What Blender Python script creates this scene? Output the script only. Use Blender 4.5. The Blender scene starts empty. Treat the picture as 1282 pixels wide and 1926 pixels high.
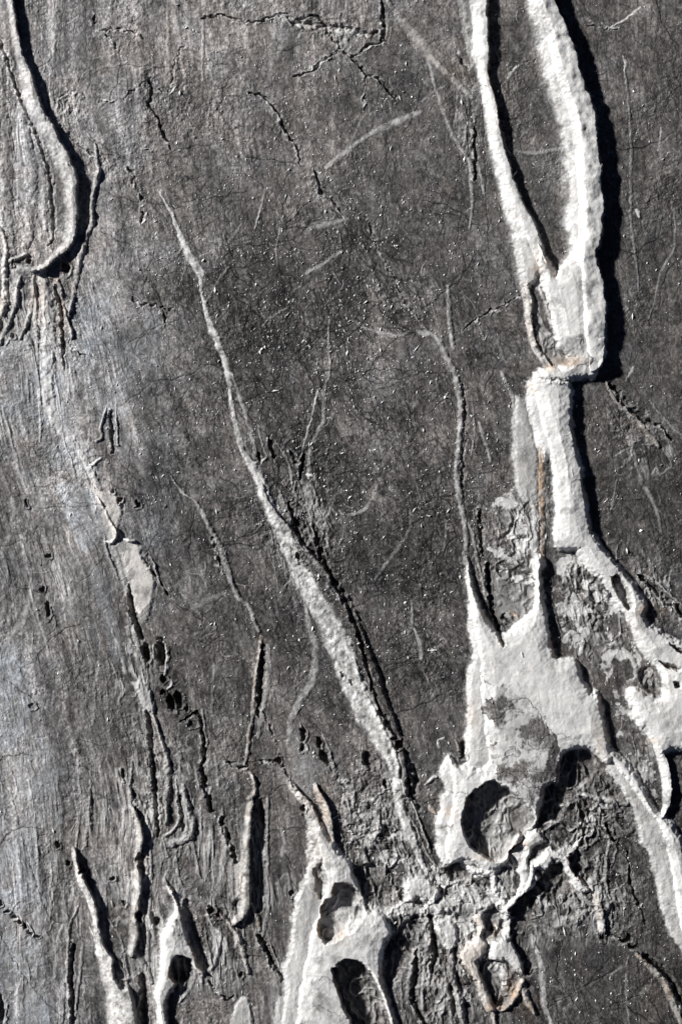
import bpy, math
import numpy as np

# ------------------------------------------------------------------ camera, light, exposure
S = 0.0005                                # metres per unit of the survey drawing (1282 x 1926 units)
CX, CY = 641.0, 963.0
sc = bpy.context.scene
col = sc.collection
cd = bpy.data.cameras.new("camera")
cam = bpy.data.objects.new("camera", cd); col.objects.link(cam)
cd.sensor_fit = 'HORIZONTAL'; cd.sensor_width = 36.0; cd.lens = 150.0
cam.location = (0, 0, 1282 * S * 150.0 / 36.0 + 0.003)
cd.clip_start = 0.05; cd.clip_end = 100.0
sc.camera = cam

AZ = math.radians(152.0)                  # where the sun stands: to the left and a little above in the picture
EL = math.radians(28.0)
w = bpy.data.worlds.new("World"); sc.world = w; w.use_nodes = True
nt = w.node_tree
bg = nt.nodes["Background"]
sky = nt.nodes.new("ShaderNodeTexSky"); sky.sky_type = 'NISHITA'; sky.sun_disc = False
sky.sun_elevation = EL; sky.sun_rotation = math.radians(90.0) - AZ
nt.links.new(sky.outputs[0], bg.inputs[0]); bg.inputs[1].default_value = 0.05
sky.air_density = 0.15; sky.dust_density = 0.3; sky.ozone_density = 0.0; sky.altitude = 2500
sd_ = bpy.data.lights.new("sun", 'SUN'); sd_.energy = 5.0; sd_.angle = math.radians(3.5); sd_.color = (1.0, 0.99, 0.97)
sun = bpy.data.objects.new("sun", sd_); col.objects.link(sun)
from mathutils import Vector
sdir = Vector((math.cos(AZ) * math.cos(EL), math.sin(AZ) * math.cos(EL), math.sin(EL)))
sun.rotation_euler = sdir.to_track_quat('Z', 'Y').to_euler()
sun.location = sdir * 3
sc.view_settings.view_transform = 'Standard'; sc.view_settings.look = 'None'
sc.view_settings.exposure = 0.22; sc.view_settings.gamma = 1.0; sc.view_settings.use_curve_mapping = False

# ------------------------------------------------------------------ the survey grid of the rock face
rng = np.random.default_rng(7)
STEP = 1.2
def axis(lo, hi):
    core = np.arange(lo, hi, STEP)
    a = []; s = STEP; x = lo
    while x > lo - 420:
        s = min(s * 1.05, 9.0); x -= s; a.append(x)
    b = []; s = STEP; x = core[-1]
    while x < hi + 420:
        s = min(s * 1.05, 9.0); x += s; b.append(x)
    return np.concatenate([a[::-1], core, b])
gx = axis(-40.0, 1322.0); gy = axis(-40.0, 1966.0)
NX, NY = len(gx), len(gy)
X, Y = np.meshgrid(gx.astype(np.float32), gy.astype(np.float32))

def sstep(a, b, x):
    t = np.clip((x - a) / (b - a), 0, 1)
    return t * t * (3 - 2 * t)
_tab = {}
def vnoise(x, y, seed):
    if seed not in _tab:
        _tab[seed] = np.random.default_rng(seed + 1000).uniform(-1, 1, (256, 256)).astype(np.float32)
    T = _tab[seed]
    xi = np.floor(x).astype(np.int32); yi = np.floor(y).astype(np.int32)
    fx = x - xi; fy = y - yi
    fx = fx * fx * (3 - 2 * fx); fy = fy * fy * (3 - 2 * fy)
    x0 = xi & 255; x1 = (xi + 1) & 255; y0 = yi & 255; y1 = (yi + 1) & 255
    a = T[y0, x0]; b = T[y0, x1]; c = T[y1, x0]; d = T[y1, x1]
    return (a + (b - a) * fx) * (1 - fy) + (c + (d - c) * fx) * fy
def fbm(x, y, scale, seed, octv=3, gain=0.55):
    r = 0; amp = 1.0; tot = 0
    for k in range(octv):
        r = r + amp * vnoise(x / scale + 17.3 * k, y / scale - 9.1 * k, seed + k)
        tot += amp; amp *= gain; scale = scale / 2.03
    return r / tot

WX = X + 3.0 * fbm(X, Y, 26, 1, 4, 0.6) + 1.0 * vnoise(X / 4.1, Y / 4.1, 5)
WY = Y + 3.0 * fbm(X, Y, 26, 11, 4, 0.6) + 1.0 * vnoise(X / 4.1, Y / 4.1, 15)
JX = WX + 3.0 * vnoise(X / 6.5, Y / 6.5, 21); JY = WY + 3.6 * vnoise(X / 6.5, Y / 6.5, 22)

V = np.zeros_like(X)       # raised calcite relief
G = np.zeros_like(X)       # depth of grooves and hollows
CAL = np.zeros_like(X)     # share of white calcite
DRK = np.zeros_like(X)     # darker tone inside cracks and pits
PAL = np.zeros_like(X)     # pale bluish mineral
RST_TAN = np.zeros_like(X)     # iron staining, plus tan tint on calcite drops to the right
LAB = np.zeros(X.shape, np.int16)
HOL = np.zeros_like(X)
PARTS = [None]             # (name, label)

def win(xs, ys, m):
    i0 = max(0, np.searchsorted(gx, min(xs) - m)); i1 = min(NX, np.searchsorted(gx, max(xs) + m) + 1)
    j0 = max(0, np.searchsorted(gy, min(ys) - m)); j1 = min(NY, np.searchsorted(gy, max(ys) + m) + 1)
    return slice(j0, j1), slice(i0, i1)
def parse(s):
    return [tuple(float(v) for v in p.split(',')) for p in s.split()]
def smooth(P, n=4):
    P = np.array(P, float)
    if len(P) < 3: return P
    Q = np.vstack([2 * P[0] - P[1], P, 2 * P[-1] - P[-2]])
    out = []
    for i in range(1, len(Q) - 2):
        for k in range(n):
            t = k / n
            out.append(0.5 * ((2 * Q[i]) + (-Q[i-1] + Q[i+1]) * t + (2*Q[i-1] - 5*Q[i] + 4*Q[i+1] - Q[i+2]) * t*t + (-Q[i-1] + 3*Q[i] - 3*Q[i+1] + Q[i+2]) * t**3))
    out.append(P[-1])
    return np.array(out)
def polydist(P, sl, jag=False):
    px = (JX if jag else WX)[sl]; py = (JY if jag else WY)[sl]
    best = np.full(px.shape, 1e18, np.float32); sv = np.zeros_like(px); al = np.zeros_like(px)
    L = 0.0
    for a, b in zip(P[:-1], P[1:]):
        dx, dy = b[0] - a[0], b[1] - a[1]; l2 = dx * dx + dy * dy + 1e-9
        t = np.clip(((px - a[0]) * dx + (py - a[1]) * dy) / l2, 0, 1)
        ex = px - a[0] - t * dx; ey = py - a[1] - t * dy
        hw = 0.5 * (a[2] + (b[2] - a[2]) * t)
        d = np.sqrt(ex * ex + ey * ey) / np.maximum(hw, 0.3)
        m = d < best
        best[m] = d[m]
        sg = np.where((dy * ex - dx * ey) >= 0, 1.0, -1.0)
        sv[m] = (d * sg)[m]; al[m] = (L + t * math.sqrt(l2))[m]
        L += math.sqrt(l2)
    return best, sv, al, L

def part(name, label, sl, m):
    if len(PARTS) and name:
        PARTS.append((name, label)); LAB[sl][m] = len(PARTS) - 1

def ridge(s, h, c, prof='round', name='calcite_vein', label=None, pale=0.0, rust=0.0):
    P = smooth(parse(s))
    m = float(P[:, 2].max()) * 0.75 + 10
    sl = win(P[:, 0], P[:, 1], m)
    d, sv, al, L = polydist(P, sl)
    hs = float(P[0, 0] * .37 + P[0, 1] * .11)
    big = float(P[:, 2].max()) > 50; calm = big or (prof == 'cliff' and h > 10)
    wob = 1 + (.12 if calm else .34) * fbm(X[sl] + hs, Y[sl], 24 if calm else 15, 301, 3) + (.02 if calm else .16) * fbm(X[sl], Y[sl], 5, 305, 2)
    d = d * wob; sv = sv * wob
    if not big and h < 6: h = h * .8
    hm = np.clip((.92 if calm else .8) + (.22 if calm else .75) * fbm(X[sl], Y[sl] + hs, 40 if calm else 20, 311, 3), .25, 1.3)
    h = h * hm
    if prof == 'step':
        f = .30 * sstep(-1.1, -.25, sv) + .68 * sstep(-.26, .16, sv) - .10 * sstep(.2, .8, sv)
        f = f * (1 - sstep(0.86, 1.02, sv))
    elif prof == 'cliff':
        f = sstep(-1.0, 0.45, sv) ** 1.1 * (1 - sstep(0.80, 1.02, sv))
    elif prof == 'mid':
        f = sstep(-1.0, 0.0, sv) * (1 - sstep(0.45, 1.05, sv))
    else:
        f = np.clip(1 - d * d, 0, 1) ** 0.9
    taper = sstep(0, 14, al) * 0.5 + 0.5
    V[sl] = np.maximum(V[sl], h * f * taper)
    broken = np.clip(0.80 + 1.0 * fbm(X[sl], Y[sl], 9, 31, 4, .65), 0, 1.25) if c < 0.8 else np.clip(1 + .5 * fbm(X[sl], Y[sl], 9, 31, 4, .65), 0, 1.1)
    e = 1 - (sstep(0.62, 1.12, d) if c >= .6 else sstep(0.25, 1.25, d))
    if big: e = e * (1 - .75 * sstep(.45, 1.0, -sv + .5 * fbm(X[sl], Y[sl], 13, 37, 4)))
    CAL[sl] = np.maximum(CAL[sl], c * e * broken)
    if pale: PAL[sl] = np.maximum(PAL[sl], pale * e)
    if rust: RST_TAN[sl] = np.maximum(RST_TAN[sl], rust * e * np.clip(0.6 + fbm(X[sl], Y[sl], 15, 35), 0, 1))
    if name: part(name, label, sl, d < 0.97)

def area(s, h, c, eL=14, eR=3.5, name='calcite_vein', label=None, holes=(), dome=0.3, pale=0.0, soft=3.0, mott=0.0, rust=0.0, kind='up'):
    P = smooth([p + (0,) for p in parse(s)] + [parse(s)[0] + (0,)], 3)
    xs, ys = P[:, 0], P[:, 1]
    sl = win(xs, ys, 12)
    jg = .25 + .75 * sstep(-.1, .3, fbm(X[sl], Y[sl], 70, 319, 2))
    px, py = WX[sl] + jg * (.55 * (JX[sl] - WX[sl]) + 4 * fbm(X[sl], Y[sl], 18, 313, 3)), WY[sl] + jg * (.55 * (JY[sl] - WY[sl]) + 5 * fbm(X[sl], Y[sl], 18, 317, 3))
    best = np.full(px.shape, 1e18, np.float32); nx = np.zeros_like(px)
    inside = np.zeros(px.shape, bool)
    for a, b in zip(P[:-1], P[1:]):
        dx, dy = b[0] - a[0], b[1] - a[1]; l2 = dx * dx + dy * dy
        if l2 < 1e-9: continue
        t = np.clip(((px - a[0]) * dx + (py - a[1]) * dy) / l2, 0, 1)
        ex = px - a[0] - t * dx; ey = py - a[1] - t * dy
        d2 = ex * ex + ey * ey; m = d2 < best
        best[m] = d2[m]; nx[m] = (ex / np.sqrt(d2 + 1e-6))[m]
        if dy != 0:
            c1 = (a[1] <= py) != (b[1] <= py)
            inside ^= c1 & (px < (dx * (py - a[1]) / dy + a[0]))
    sd = np.sqrt(best) * np.where(inside, 1, -1); nx = nx * np.where(inside, 1, -1)
    if kind == 'up':
        e = eR + (eL - eR) * np.clip(nx * 0.6 + 0.5, 0, 1)
        f = sstep(-1.0, 1, sd / e * 1.0 - 0.2) * (1 - dome + dome * np.clip(sd / 28.0, 0, 1))
        V[sl] = np.maximum(V[sl], h * f)
        ms = sstep(-soft, soft * 0.6, sd + 5.0 * fbm(X[sl], Y[sl], 11, 331, 4, .65))
        if mott: ms = ms * (1 - mott + mott * sstep(-.16, .08, fbm(X[sl] + .25 * Y[sl], Y[sl] * .55, 24, 41, 5, .62)))
        CAL[sl] = np.maximum(CAL[sl], c * ms)
        if pale: PAL[sl] = np.maximum(PAL[sl], pale * ms)
        if rust: RST_TAN[sl] = np.maximum(RST_TAN[sl], rust * ms)
    else:                               # a hollow: c is the calcite left on its floor
        e = 2.5 + 5 * np.clip(-nx, 0, 1)
        f = sstep(-1.0, 1.0, sd / e - 0.3)
        V[sl] *= (1 - f)
        rise = np.clip(sd / 26.0, 0, 1)
        G[sl] = np.maximum(G[sl], h * f * (0.75 + 0.25 * rise))
        ms = sstep(-1.0, 3.0, sd); HOL[sl] = np.maximum(HOL[sl], ms)
        cin = c * np.clip(0.75 + 1.1 * fbm(X[sl], Y[sl], 17, 43, 4), 0, 1.2)
        CAL[sl] = CAL[sl] * (1 - ms) + cin * ms
    if name: part(name, label, sl, sd > 0.5)

def hollow(s, d, c=0.0, label=None, name='hollow'):
    area(s, d, c, name=name, label=label, kind='pit')

def crack(s, depth, chain=0.0, name='crack', dark=0.85):
    P = smooth(parse(s))
    sl = win(P[:, 0], P[:, 1], float(P[:, 2].max()) + 10)
    d, sv, al, L = polydist(P, sl, True)
    g = np.clip(1.15 - d, 0, 1) ** 0.6
    if chain:
        g = g * np.clip(1 - chain + chain * 2.2 * (0.35 + vnoise(X[sl] / 9.0, Y[sl] / 9.0, 51)), 0, 1)
    if float(P[:, 2].max()) < 8: g = g * np.clip(.62 + 1.5 * fbm(X[sl], Y[sl], 10, 53, 2), .05, 1.1)
    G[sl] = np.maximum(G[sl], depth * g)
    DRK[sl] = np.maximum(DRK[sl], dark * .7 * g)
    CAL[sl] *= (1 - 0.8 * g)
    hwid = np.interp(al, [0, L], [P[0, 2], P[-1, 2]]) * .5
    dd = d * hwid; off = (1 - g) * np.clip(1 - (dd - hwid) / 6.0, 0, 1)
    rim = off * (0.35 + 0.65 * (sv < 0)) * np.clip(0.25 + 1.5 * fbm(X[sl], Y[sl], 7, 55, 3), 0, 1)
    V[sl] += 2.4 * rim
    CAL[sl] = np.maximum(CAL[sl], .75 * rim * (name is not None))
    if name: part(name, None, sl, (d < 1.1) & (g > 0.1))

def pit(x, y, rx, ry, depth=12, rot=0.0, name='pit'):
    sl = win([x], [y], max(rx, ry) + 9)
    a = math.radians(rot); ux, uy = JX[sl] - x, JY[sl] - y
    p = (ux * math.cos(a) + uy * math.sin(a)) / rx; q = (-ux * math.sin(a) + uy * math.cos(a)) / ry
    d = np.sqrt(p * p + q * q)
    g = 1 - sstep(0.6, 1.1, d)
    V[sl] *= (1 - g * 0.7); G[sl] = np.maximum(G[sl], depth * g)
    DRK[sl] = np.maximum(DRK[sl], 0.75 * g); CAL[sl] *= (1 - 0.9 * g)
    V[sl] += 2.2 * np.exp(-((d - 1.35) ** 2) * 14) * (uy + ux > 0)
    if name: part(name, None, sl, d < 1.0)

exec_order = []
#DATA_BEGIN
# ---- pale mineral fields (low relief)
def field(s, pale, c, soft=6, mott=0.5, h=0.8):
    area(s, h, c, eL=10, eR=6, name=None, pale=pale, soft=soft, mott=mott)
field("-430,1215 0,1215 26,1200 42,1255 60,1335 48,1365 90,1400 108,1480 112,1560 98,1620 88,1700 88,1830 96,1960 96,2300 -430,2300", 0.45, 0.14, mott=0.7)
field("100,907 168,914 188,961 195,1001 174,1028 151,1035 127,974", 0.55, 0.05, soft=3, mott=0.1)
field("170,1060 200,1080 215,1140 228,1230 215,1245 195,1170 172,1100", 0.55, 0.05, soft=4, mott=0.2)
field("130,560 200,560 240,590 300,590 290,690 270,780 230,860 190,800 150,700", 0.35, 0.03, mott=0.5, soft=18)
field("0,640 60,620 110,700 130,800 190,870 140,900 60,830 0,760", 0.35, 0.06, mott=0.5, soft=18)
field("540,1370 585,1390 594,1440 592,1490 570,1500 548,1440", 0.3, 0.12, mott=0.4)

# ---- small veins and wisps, low relief: "x,y,width ..."
R = ridge
for s, h, c in [
 ("22,940,9 22,985,14 0,1048,14 -60,1120,12", 1.0, .30), ("60,1102,10 44,1162,16 20,1195,16 -20,1230,10", 1.0, .38),
 ("20,817,7 34,884,8 54,930,6", 2, .28), ("80,985,5 90,1028,6 114,1085,7 124,1118,5", 2, .22),
 ("362,1145,10 395,1128,12 422,1116,7", .6, .25), ("62,1185,4 60,1230,4", 1, .2),
 ("314,-60,8 316,0,9 317,145,8", 1.5, .28), ("382,33,6 381,90,6 381,150,5", 2, .20), ("110,33,8 104,70,9 100,110,8", 1.5, .18),
 ("524,-50,12 523,0,12 513,84,12 503,160,9", .8, .20), ("463,201,6 463,251,6", .8, .20), ("395,150,7 393,215,5", 1, .14),
 ("614,312,9 661,278,13 680,262,8 704,247,12 728,235,14 760,222,13 792,210,9", 1.2, .42), ("795,190,4 822,168,5 838,160,4", .8, .25),
 ("805,111,7 818,161,8 838,215,9 856,262,8 882,302,8 887,335,9 889,390,7 882,430,4", 2.4, .34),
 ("902,312,6 911,362,7", 2.5, .35), ("640,300,5 668,250,5 686,215,4", .6, .2),
 ("574,437,9 588,424,12 607,423,12 654,410,8", 1.2, .36), ("577,512,8 607,497,9 641,470,7", 1.5, .34),
 ("681,615,4 714,625,7 748,631,8 771,621,4", 1.5, .34), ("498,352,4 490,390,5 480,430,4", 1.5, .3),
 ("526,427,4 520,467,4 523,497,3", 1.5, .22), ("420,462,3 443,437,5 455,420,3", 1, .2), ("376,480,4 395,474,4 412,460,4", 1.5, .25),
 ("349,497,3 344,515,3 336,537,3", 1.5, .25), ("386,574,4 405,535,5 429,500,5", 1.5, .25), ("493,615,4 515,592,5 540,578,5", 1, .25),
 ("305,345,3 322,390,4 335,430,4", 1, .25), ("617,600,4 619,668,6 620,702,8 609,735,9 609,786,9 600,810,8 584,850,8 580,900,7", 2.2, .32),
 ("597,732,3 587,779,4 574,829,4 570,844,4 560,897,4", 2.5, .55), ("436,702,6 460,776,8 476,829,8 480,860,10", 2, .38),
 ("486,800,3 492,830,4 503,862,5", 2, .35), ("517,827,4 543,874,6 553,927,5 587,974,6 614,1018,5", 2.2, .33),
 ("594,905,4 590,935,4 582,960,4", 2, .3), ("604,975,4 612,1000,6 617,1030,5", 2, .35), ("560,905,5 575,950,5", 1.5, .25),
 ("638,960,4 651,968,7 684,961,8 704,927,5 709,912,3", 1.5, .32), ("704,1092,6 735,1050,7 768,998,6 772,960,3", .6, .25), ("838,985,4 838,1001,6 835,1035,5", 1.2, .3),
 ("775,1135,5 778,1179,7 791,1216,11 792,1240,8", 1.5, .36), ("902,796,5 908,820,7 916,844,7 922,870,5", 2, .38),
 ("976,285,5 1000,287,8 1030,283,8 1053,278,6", 1.2, .3), ("956,144,4 964,132,6 973,124,4", 3, .7),
 ("1174,128,5 1184,201,6 1187,285,6 1187,403,6 1196,480,5 1201,544,4", 2.4, .14), ("1170,102,4 1176,118,6 1174,130,5", 2.5, .6),
 ("1244,240,3 1240,270,4 1236,282,3", 1, .4), ("1268,390,3 1268,460,4 1244,511,5 1232,560,3 1221,598,4", 1, .25),
 ("1221,752,4 1254,792,6 1290,826,6", 2.5, .25), ("1191,850,6 1204,901,8 1224,934,9 1238,968,7 1244,1000,4", 1.5, .30),
 ("1160,904,4 1155,930,5 1150,961,4", 1.5, .2), ("1156,858,3 1178,846,4 1188,842,3", .8, .3), ("1176,715,5 1188,700,8 1192,690,6", 2, .4),
 ("1144,52,2 1171,35,4 1204,12,3", 2, .85),
 ("188,1205,5 184,1264,7 178,1297,8 176,1331,7 173,1365,5", 1.5, .28), ("205,1240,3 222,1278,4 226,1292,2", 1, .3),
 ("146,1431,5 151,1515,7 144,1582,6 140,1604,5", 3, .25), ("171,1441,5 168,1515,6 161,1582,7 155,1600,5", 3, .18),
 ("249,1425,6 245,1482,7 246,1520,9", 4, .22), ("255,1492,5 272,1535,6 285,1572,7 283,1600,5", 4, .22),
 ("212,1560,5 214,1590,10 213,1625,5", 1, .2), ("400,1290,6 403,1250,5 398,1340,8", 1, .22),
 ("103,1613,8 106,1645,11 100,1682,7 96,1715,4", 1.2, .3), ("137,1655,5 134,1691,10 119,1738,9 109,1765,8 106,1807,9 100,1860,7", 1.6, .32),
 ("282,1588,6 284,1651,7 282,1682,8 278,1744,9 278,1807,9", 5, .26), ("182,1640,5 190,1670,12 196,1690,9 200,1725,7 220,1755,6 235,1795,5", 3, .22),
 ("306,1570,5 315,1613,6", 4, .26), ("359,1578,8 371,1632,7 376,1650,5", 5, .32), ("328,1595,12 334,1651,8 342,1668,6", 4.5, .34),
 ("147,1702,5 129,1751,6 126,1832,6 128,1880,6 133,1960,7", 5, .25), ("156,1776,6 150,1838,7 141,1900,5", 4, .20), ("118,1850,10 115,1900,12 112,1960,12", 3, .22),
 ("377,1515,6 380,1582,6", 3.5, .28), ("415,1763,6 406,1807,9 397,1825,6", 4, .28), ("385,1745,5 392,1790,5 398,1815,4", 4, .2),
 ("368,1832,8 356,1863,9 337,1888,6", 5, .36), ("530,1560,8 536,1590,13 530,1610,9", 1.5, .30), ("535,1645,5 520,1665,5", .7, .25), 
 ("503,1500,6 503,1526,6 503,1620,7 503,1713,8 494,1768,7", 3.5, .24), ("504,1214,8 505,1281,11 493,1341,11 486,1388,7", 2.5, .33),
 ("400,1713,4 392,1720,5 384,1724,4", 3, .35), ("553,1354,10 547,1385,12 545,1410,8", 1, .2),
 ("604,1380,4 618,1410,4 630,1445,4", 3, .35), ("565,1360,3 574,1395,5 580,1415,7", 2, .5),
 ("1064,1500,5 1055,1530,7 1045,1551,6 1017,1567,5 994,1590,6", 6, .30), ("1085,1518,5 1086,1540,5 1085,1558,5 1076,1581,5", 5, .22),
 ("1100,1520,5 1105,1550,5 1102,1570,4", 4, .15), ("1119,1548,5 1125,1572,7 1113,1590,7 1097,1594,6", 5, .28), ("1113,1500,5 1125,1520,6 1140,1540,4", 4, .2),
 ("1130,1508,5 1140,1522,5 1158,1536,4", 4, .2), ("1094,1576,6 1082,1594,11 1069,1607,7", 7, .75), ("1138,1548,5 1152,1537,7 1170,1536,6", 4, .2),
 ("1062,1553,3 1100,1556,3 1140,1555,3", 1.2, .25), ("1147,1578,6 1141,1620,8 1138,1666,8 1147,1691,7 1150,1744,5", 5, .34),
 ("1128,1600,9 1124,1630,10 1119,1663,12 1119,1682,10", 4, .42), ("1146,1678,4 1165,1672,5 1174,1664,5", 3, .3), ("1150,1703,4 1172,1697,5 1194,1701,4", 2, .22),
 ("1054,1734,12 1075,1729,13 1107,1713,9", 5, .42), ("1003,1685,5 1030,1700,7 1045,1720,8", 4, .35), ("1070,1620,7 1085,1645,7 1108,1676,6", 5, .35),
 ("1007,1785,8 1019,1822,14 1020,1860,13 1024,1890,10 1040,1930,10", 3, .48), ("1150,1836,5 1168,1820,8", 1, .22), ("1205,1870,10 1222,1858,12 1232,1854,7", .8, .3),
 ("1178,1835,3 1178,1870,4 1184,1930,4", .8, .3), ("1020,1745,12 1032,1752,20 1050,1765,14", 2, .34),
 ("778,1752,7 775,1807,11 768,1854,10 764,1890,7", 4, .26), ("753,1845,5 757,1900,5 775,1960,7", 4, .2), ("800,1770,8 803,1800,10 795,1850,8 796,1900,6", 4, .24),
 ("845,1890,8 850,1930,8", 3, .3), ("876,1880,8 895,1890,8 915,1910,7", 3, .25), ("812,1900,7 830,1930,8", 3, .22),
 ("700,1690,4 720,1665,5 737,1652,4", 3, .35), ("640,1560,4 650,1600,4 642,1625,4", 3, .3), ("660,1565,4 676,1600,5 668,1625,4", 3, .3), ("690,1560,4 712,1598,6 725,1630,5", 4, .3),
 ("755,1600,5 770,1640,7 790,1665,6", 3, .4), ("735,1570,5 760,1625,6 775,1660,5", 3, .45), ("766,1530,3 783,1560,4 795,1590,5 815,1625,5 850,1660,6", 4, .38),
 ("1116,715,5 1090,714,5", 2, .2), ("1080,1045,6 1082,1070,8 1083,1105,6", 4, .5), ("1132,1225,8 1150,1212,12 1166,1210,8", 3, .5), 
 ("1172,1222,7 1190,1244,10 1196,1275,9 1180,1283,6", 4, .55), ("1060,1205,9 1075,1190,12 1095,1205,10 1090,1230,9", 3, .6), ("1120,1130,5 1150,1165,5", 2, .3),
 ("973,1080,4 976,1110,5 980,1148,5", 3, .35), ("886,745,4 893,800,4 888,840,4", 1.5, .2), ("935,640,6 950,680,6", 1, .15),
 ("60,180,3 30,186,3 0,184,3", 1, .3), ("150,15,4 200,16,5 260,12,4", .8, .2), ("148,28,4 126,44,3", 1.2, .25),
]: R(s, h * .62, min(1, c * 1.12))

# ---- upper left: the raised vein and its knot
crack("-30,20,7 0,75,8 33,168,8 62,235,9 83,290,9 97,352,9 100,430,8 92,460,6", 4.5, 0.0, dark=.35)
for s, h, c in [("5,200,14 14,280,26 10,380,30 20,470,22", 4, .05), ("40,215,12 55,300,24 60,380,24 50,460,18", 4, .05), ("78,320,10 84,370,12 84,430,10", 3, .05)]:
    R(s, h, c, name=None)
R("178,268,5 183,319,9 174,369,10 172,419,10 161,447,11 148,490,12 136,561,9 128,600,5", 7, .30, 'round', label='thin pale ridge curving beside the shadowed trough')
R("8,-80,14 14,-20,14 17,0,14 26,50,16 33,100,18 46,134,26 62,195,32 90,248,34 116,302,34 130,335,34 131,369,28 134,410,28 129,450,24 108,476,17 84,497,14 62,506,9", 17, .50, 'cliff', label='grey ridge winding down from the top left edge')
R("-14,420,10 2,434,11 11,467,10 7,500,12 9,530,13 8,561,16 -2,600,16 -30,650,12", 8, .75, rust=.25, label='white ridge with tan edge at the left border')
R("15,490,9 38,482,10 50,478,6", 7, .55); R("37,517,8 30,558,9 20,600,9 -2,645,8", 6, .42)
R("30,500,14 60,507,20 80,505,18", 5, .36, name=None)
R("63,517,9 61,560,9 50,607,7 36,635,7", 5, .40, rust=.35); R("22,632,6 10,648,5", 5, .5)
R("78,520,20 86,575,34 90,635,34 88,702,32 94,770,28 114,806,24 142,838,20 168,880,18 185,920,14", 4.5, .62, 'mid', label='broad pale band running down from the knotted ridges')
R("64,530,6 66,600,9 70,668,9 76,830,6", 3, .42); R("28,510,18 30,540,14 20,590,10", 3, .4, name=None); R("190,930,18 205,1000,22 232,1090,14 246,1150,12 262,1230,14 276,1300,16", 2.5, .45, name=None); R("118,812,14 160,850,20 150,890,16", 2, .4, name=None); R("88,520,6 110,532,7 116,568,6 127,601,7 134,635,6", 7, .45, rust=.4)
R("165,560,5 180,640,8 200,720,7 212,765,6", 1.5, .12, name=None)
crack("103,540,8 112,570,10 116,600,9 118,640,7 121,690,4", 7, 0, dark=.5)
crack("208,772,7 209,800,9 214,850,7", 7, 0, dark=.4)
R("199,762,5 190,800,6 190,822,6 180,829,6", 5, .50); R("218,762,4 219,800,5 222,836,5", 4, .45)
R("159,878,6 175,873,7 192,862,6", 5, .80); pit(121, 502, 9, 13, 14); pit(22, 493, 4, 5, 7); pit(54, 492, 5, 4, 8); pit(24, 630, 5, 5, 7)
R("143,878,9 146,890,5", 3, .6)

# ---- left, the white lens and the line of holes below it
area("168,911 198,924 222,935 230,960 224,990 234,1012 250,1015 278,1062 292,1095 287,1130 278,1166 262,1169 248,1135 242,1102 231,1075 222,1041 212,1020 203,985 188,948", 4.5, .82, eL=8, eR=5, soft=6, mott=.55, rust=.12, label='whitish ragged lens above a row of black holes')
R("181,931,5 201,968,7 219,1001,8 210,1020,9 197,1018,6", 9, .75, rust=0.1, label='small white hook shaped ridge')
R("195,1005,5 200,1030,6 210,1060,6 222,1090,5", 4, .35); R("232,1013,6 242,1017,9 252,1016,6", 9, .9)
R("284,1045,4 293,1072,6 296,1085,6", 5, .5); crack("276,1047,7 284,1066,7 300,1092,6 322,1122,5", 8, .6)
R("240,1180,9 248,1213,10 262,1250,14 272,1274,12", 3, .38); R("208,1180,7 226,1225,10 236,1267,9", 2, .30, pale=.5); 
area("246,1281 268,1282 285,1307 289,1343 276,1336 262,1318", 6, .55, eL=8, label='small whitish wedge where thin ridges begin')
R("285,1340,9 298,1381,9 312,1415,10 315,1448,14 314,1482,13 311,1549,8", 6, .40, label='thin pale ridge between two dark grooves')
crack("277,1338,8 284,1398,12 291,1465,12 295,1532,9 298,1575,6", 8, 0, dark=.5)
R("330,1468,6 334,1500,6 336,1540,7 324,1563,7 309,1572,6", 7, .60, label='slender pale loop hooking left at its foot')
R("345,1478,8 352,1515,11 362,1549,12 360,1578,10", 7, .42); R("322,1588,14 340,1582,17 355,1574,12", 6, .50, name=None)
crack("337,1498,6 340,1530,9 345,1562,7", 9, 0, dark=.6); crack("248,1468,5 252,1498,7 260,1538,5", 9, 0, dark=.8); crack("231,1448,5 236,1475,5", 7, 0)
crack("243,1102,5 247,1130,11 249,1152,12 258,1179,12 268,1200,8", 13, .2)
for a in [(275,1228,8,17,13,-5),(303,1226,10,29,15,-5),(307,1277,6,8,10),(321,1322,8,17,13,-15),(335,1315,8,15,13,-15),(305,1303,5,6,8),(349,1332,5,7,6),(362,1362,10,8,4)]: pit(*a)
R("298,1204,5 312,1218,6 314,1250,6 310,1268,5", 5, .6); R("318,1275,4 323,1287,5 316,1297,5", 4, .6); R("288,1215,4 289,1240,4", 5, .5)
crack("340,1355,5 372,1340,5 381,1371,8 386,1415,10 381,1458,11 391,1492,12 399,1526,9", 11, .45)
crack("416,1540,9 426,1569,12 432,1590,7 443,1616,9 443,1622,6", 12, .5)
crack("497,1340,4 520,1400,4 524,1430,4", 3, .6, name=None)
R("381,1335,5 385,1375,8 392,1400,5", 3, .3)

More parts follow.
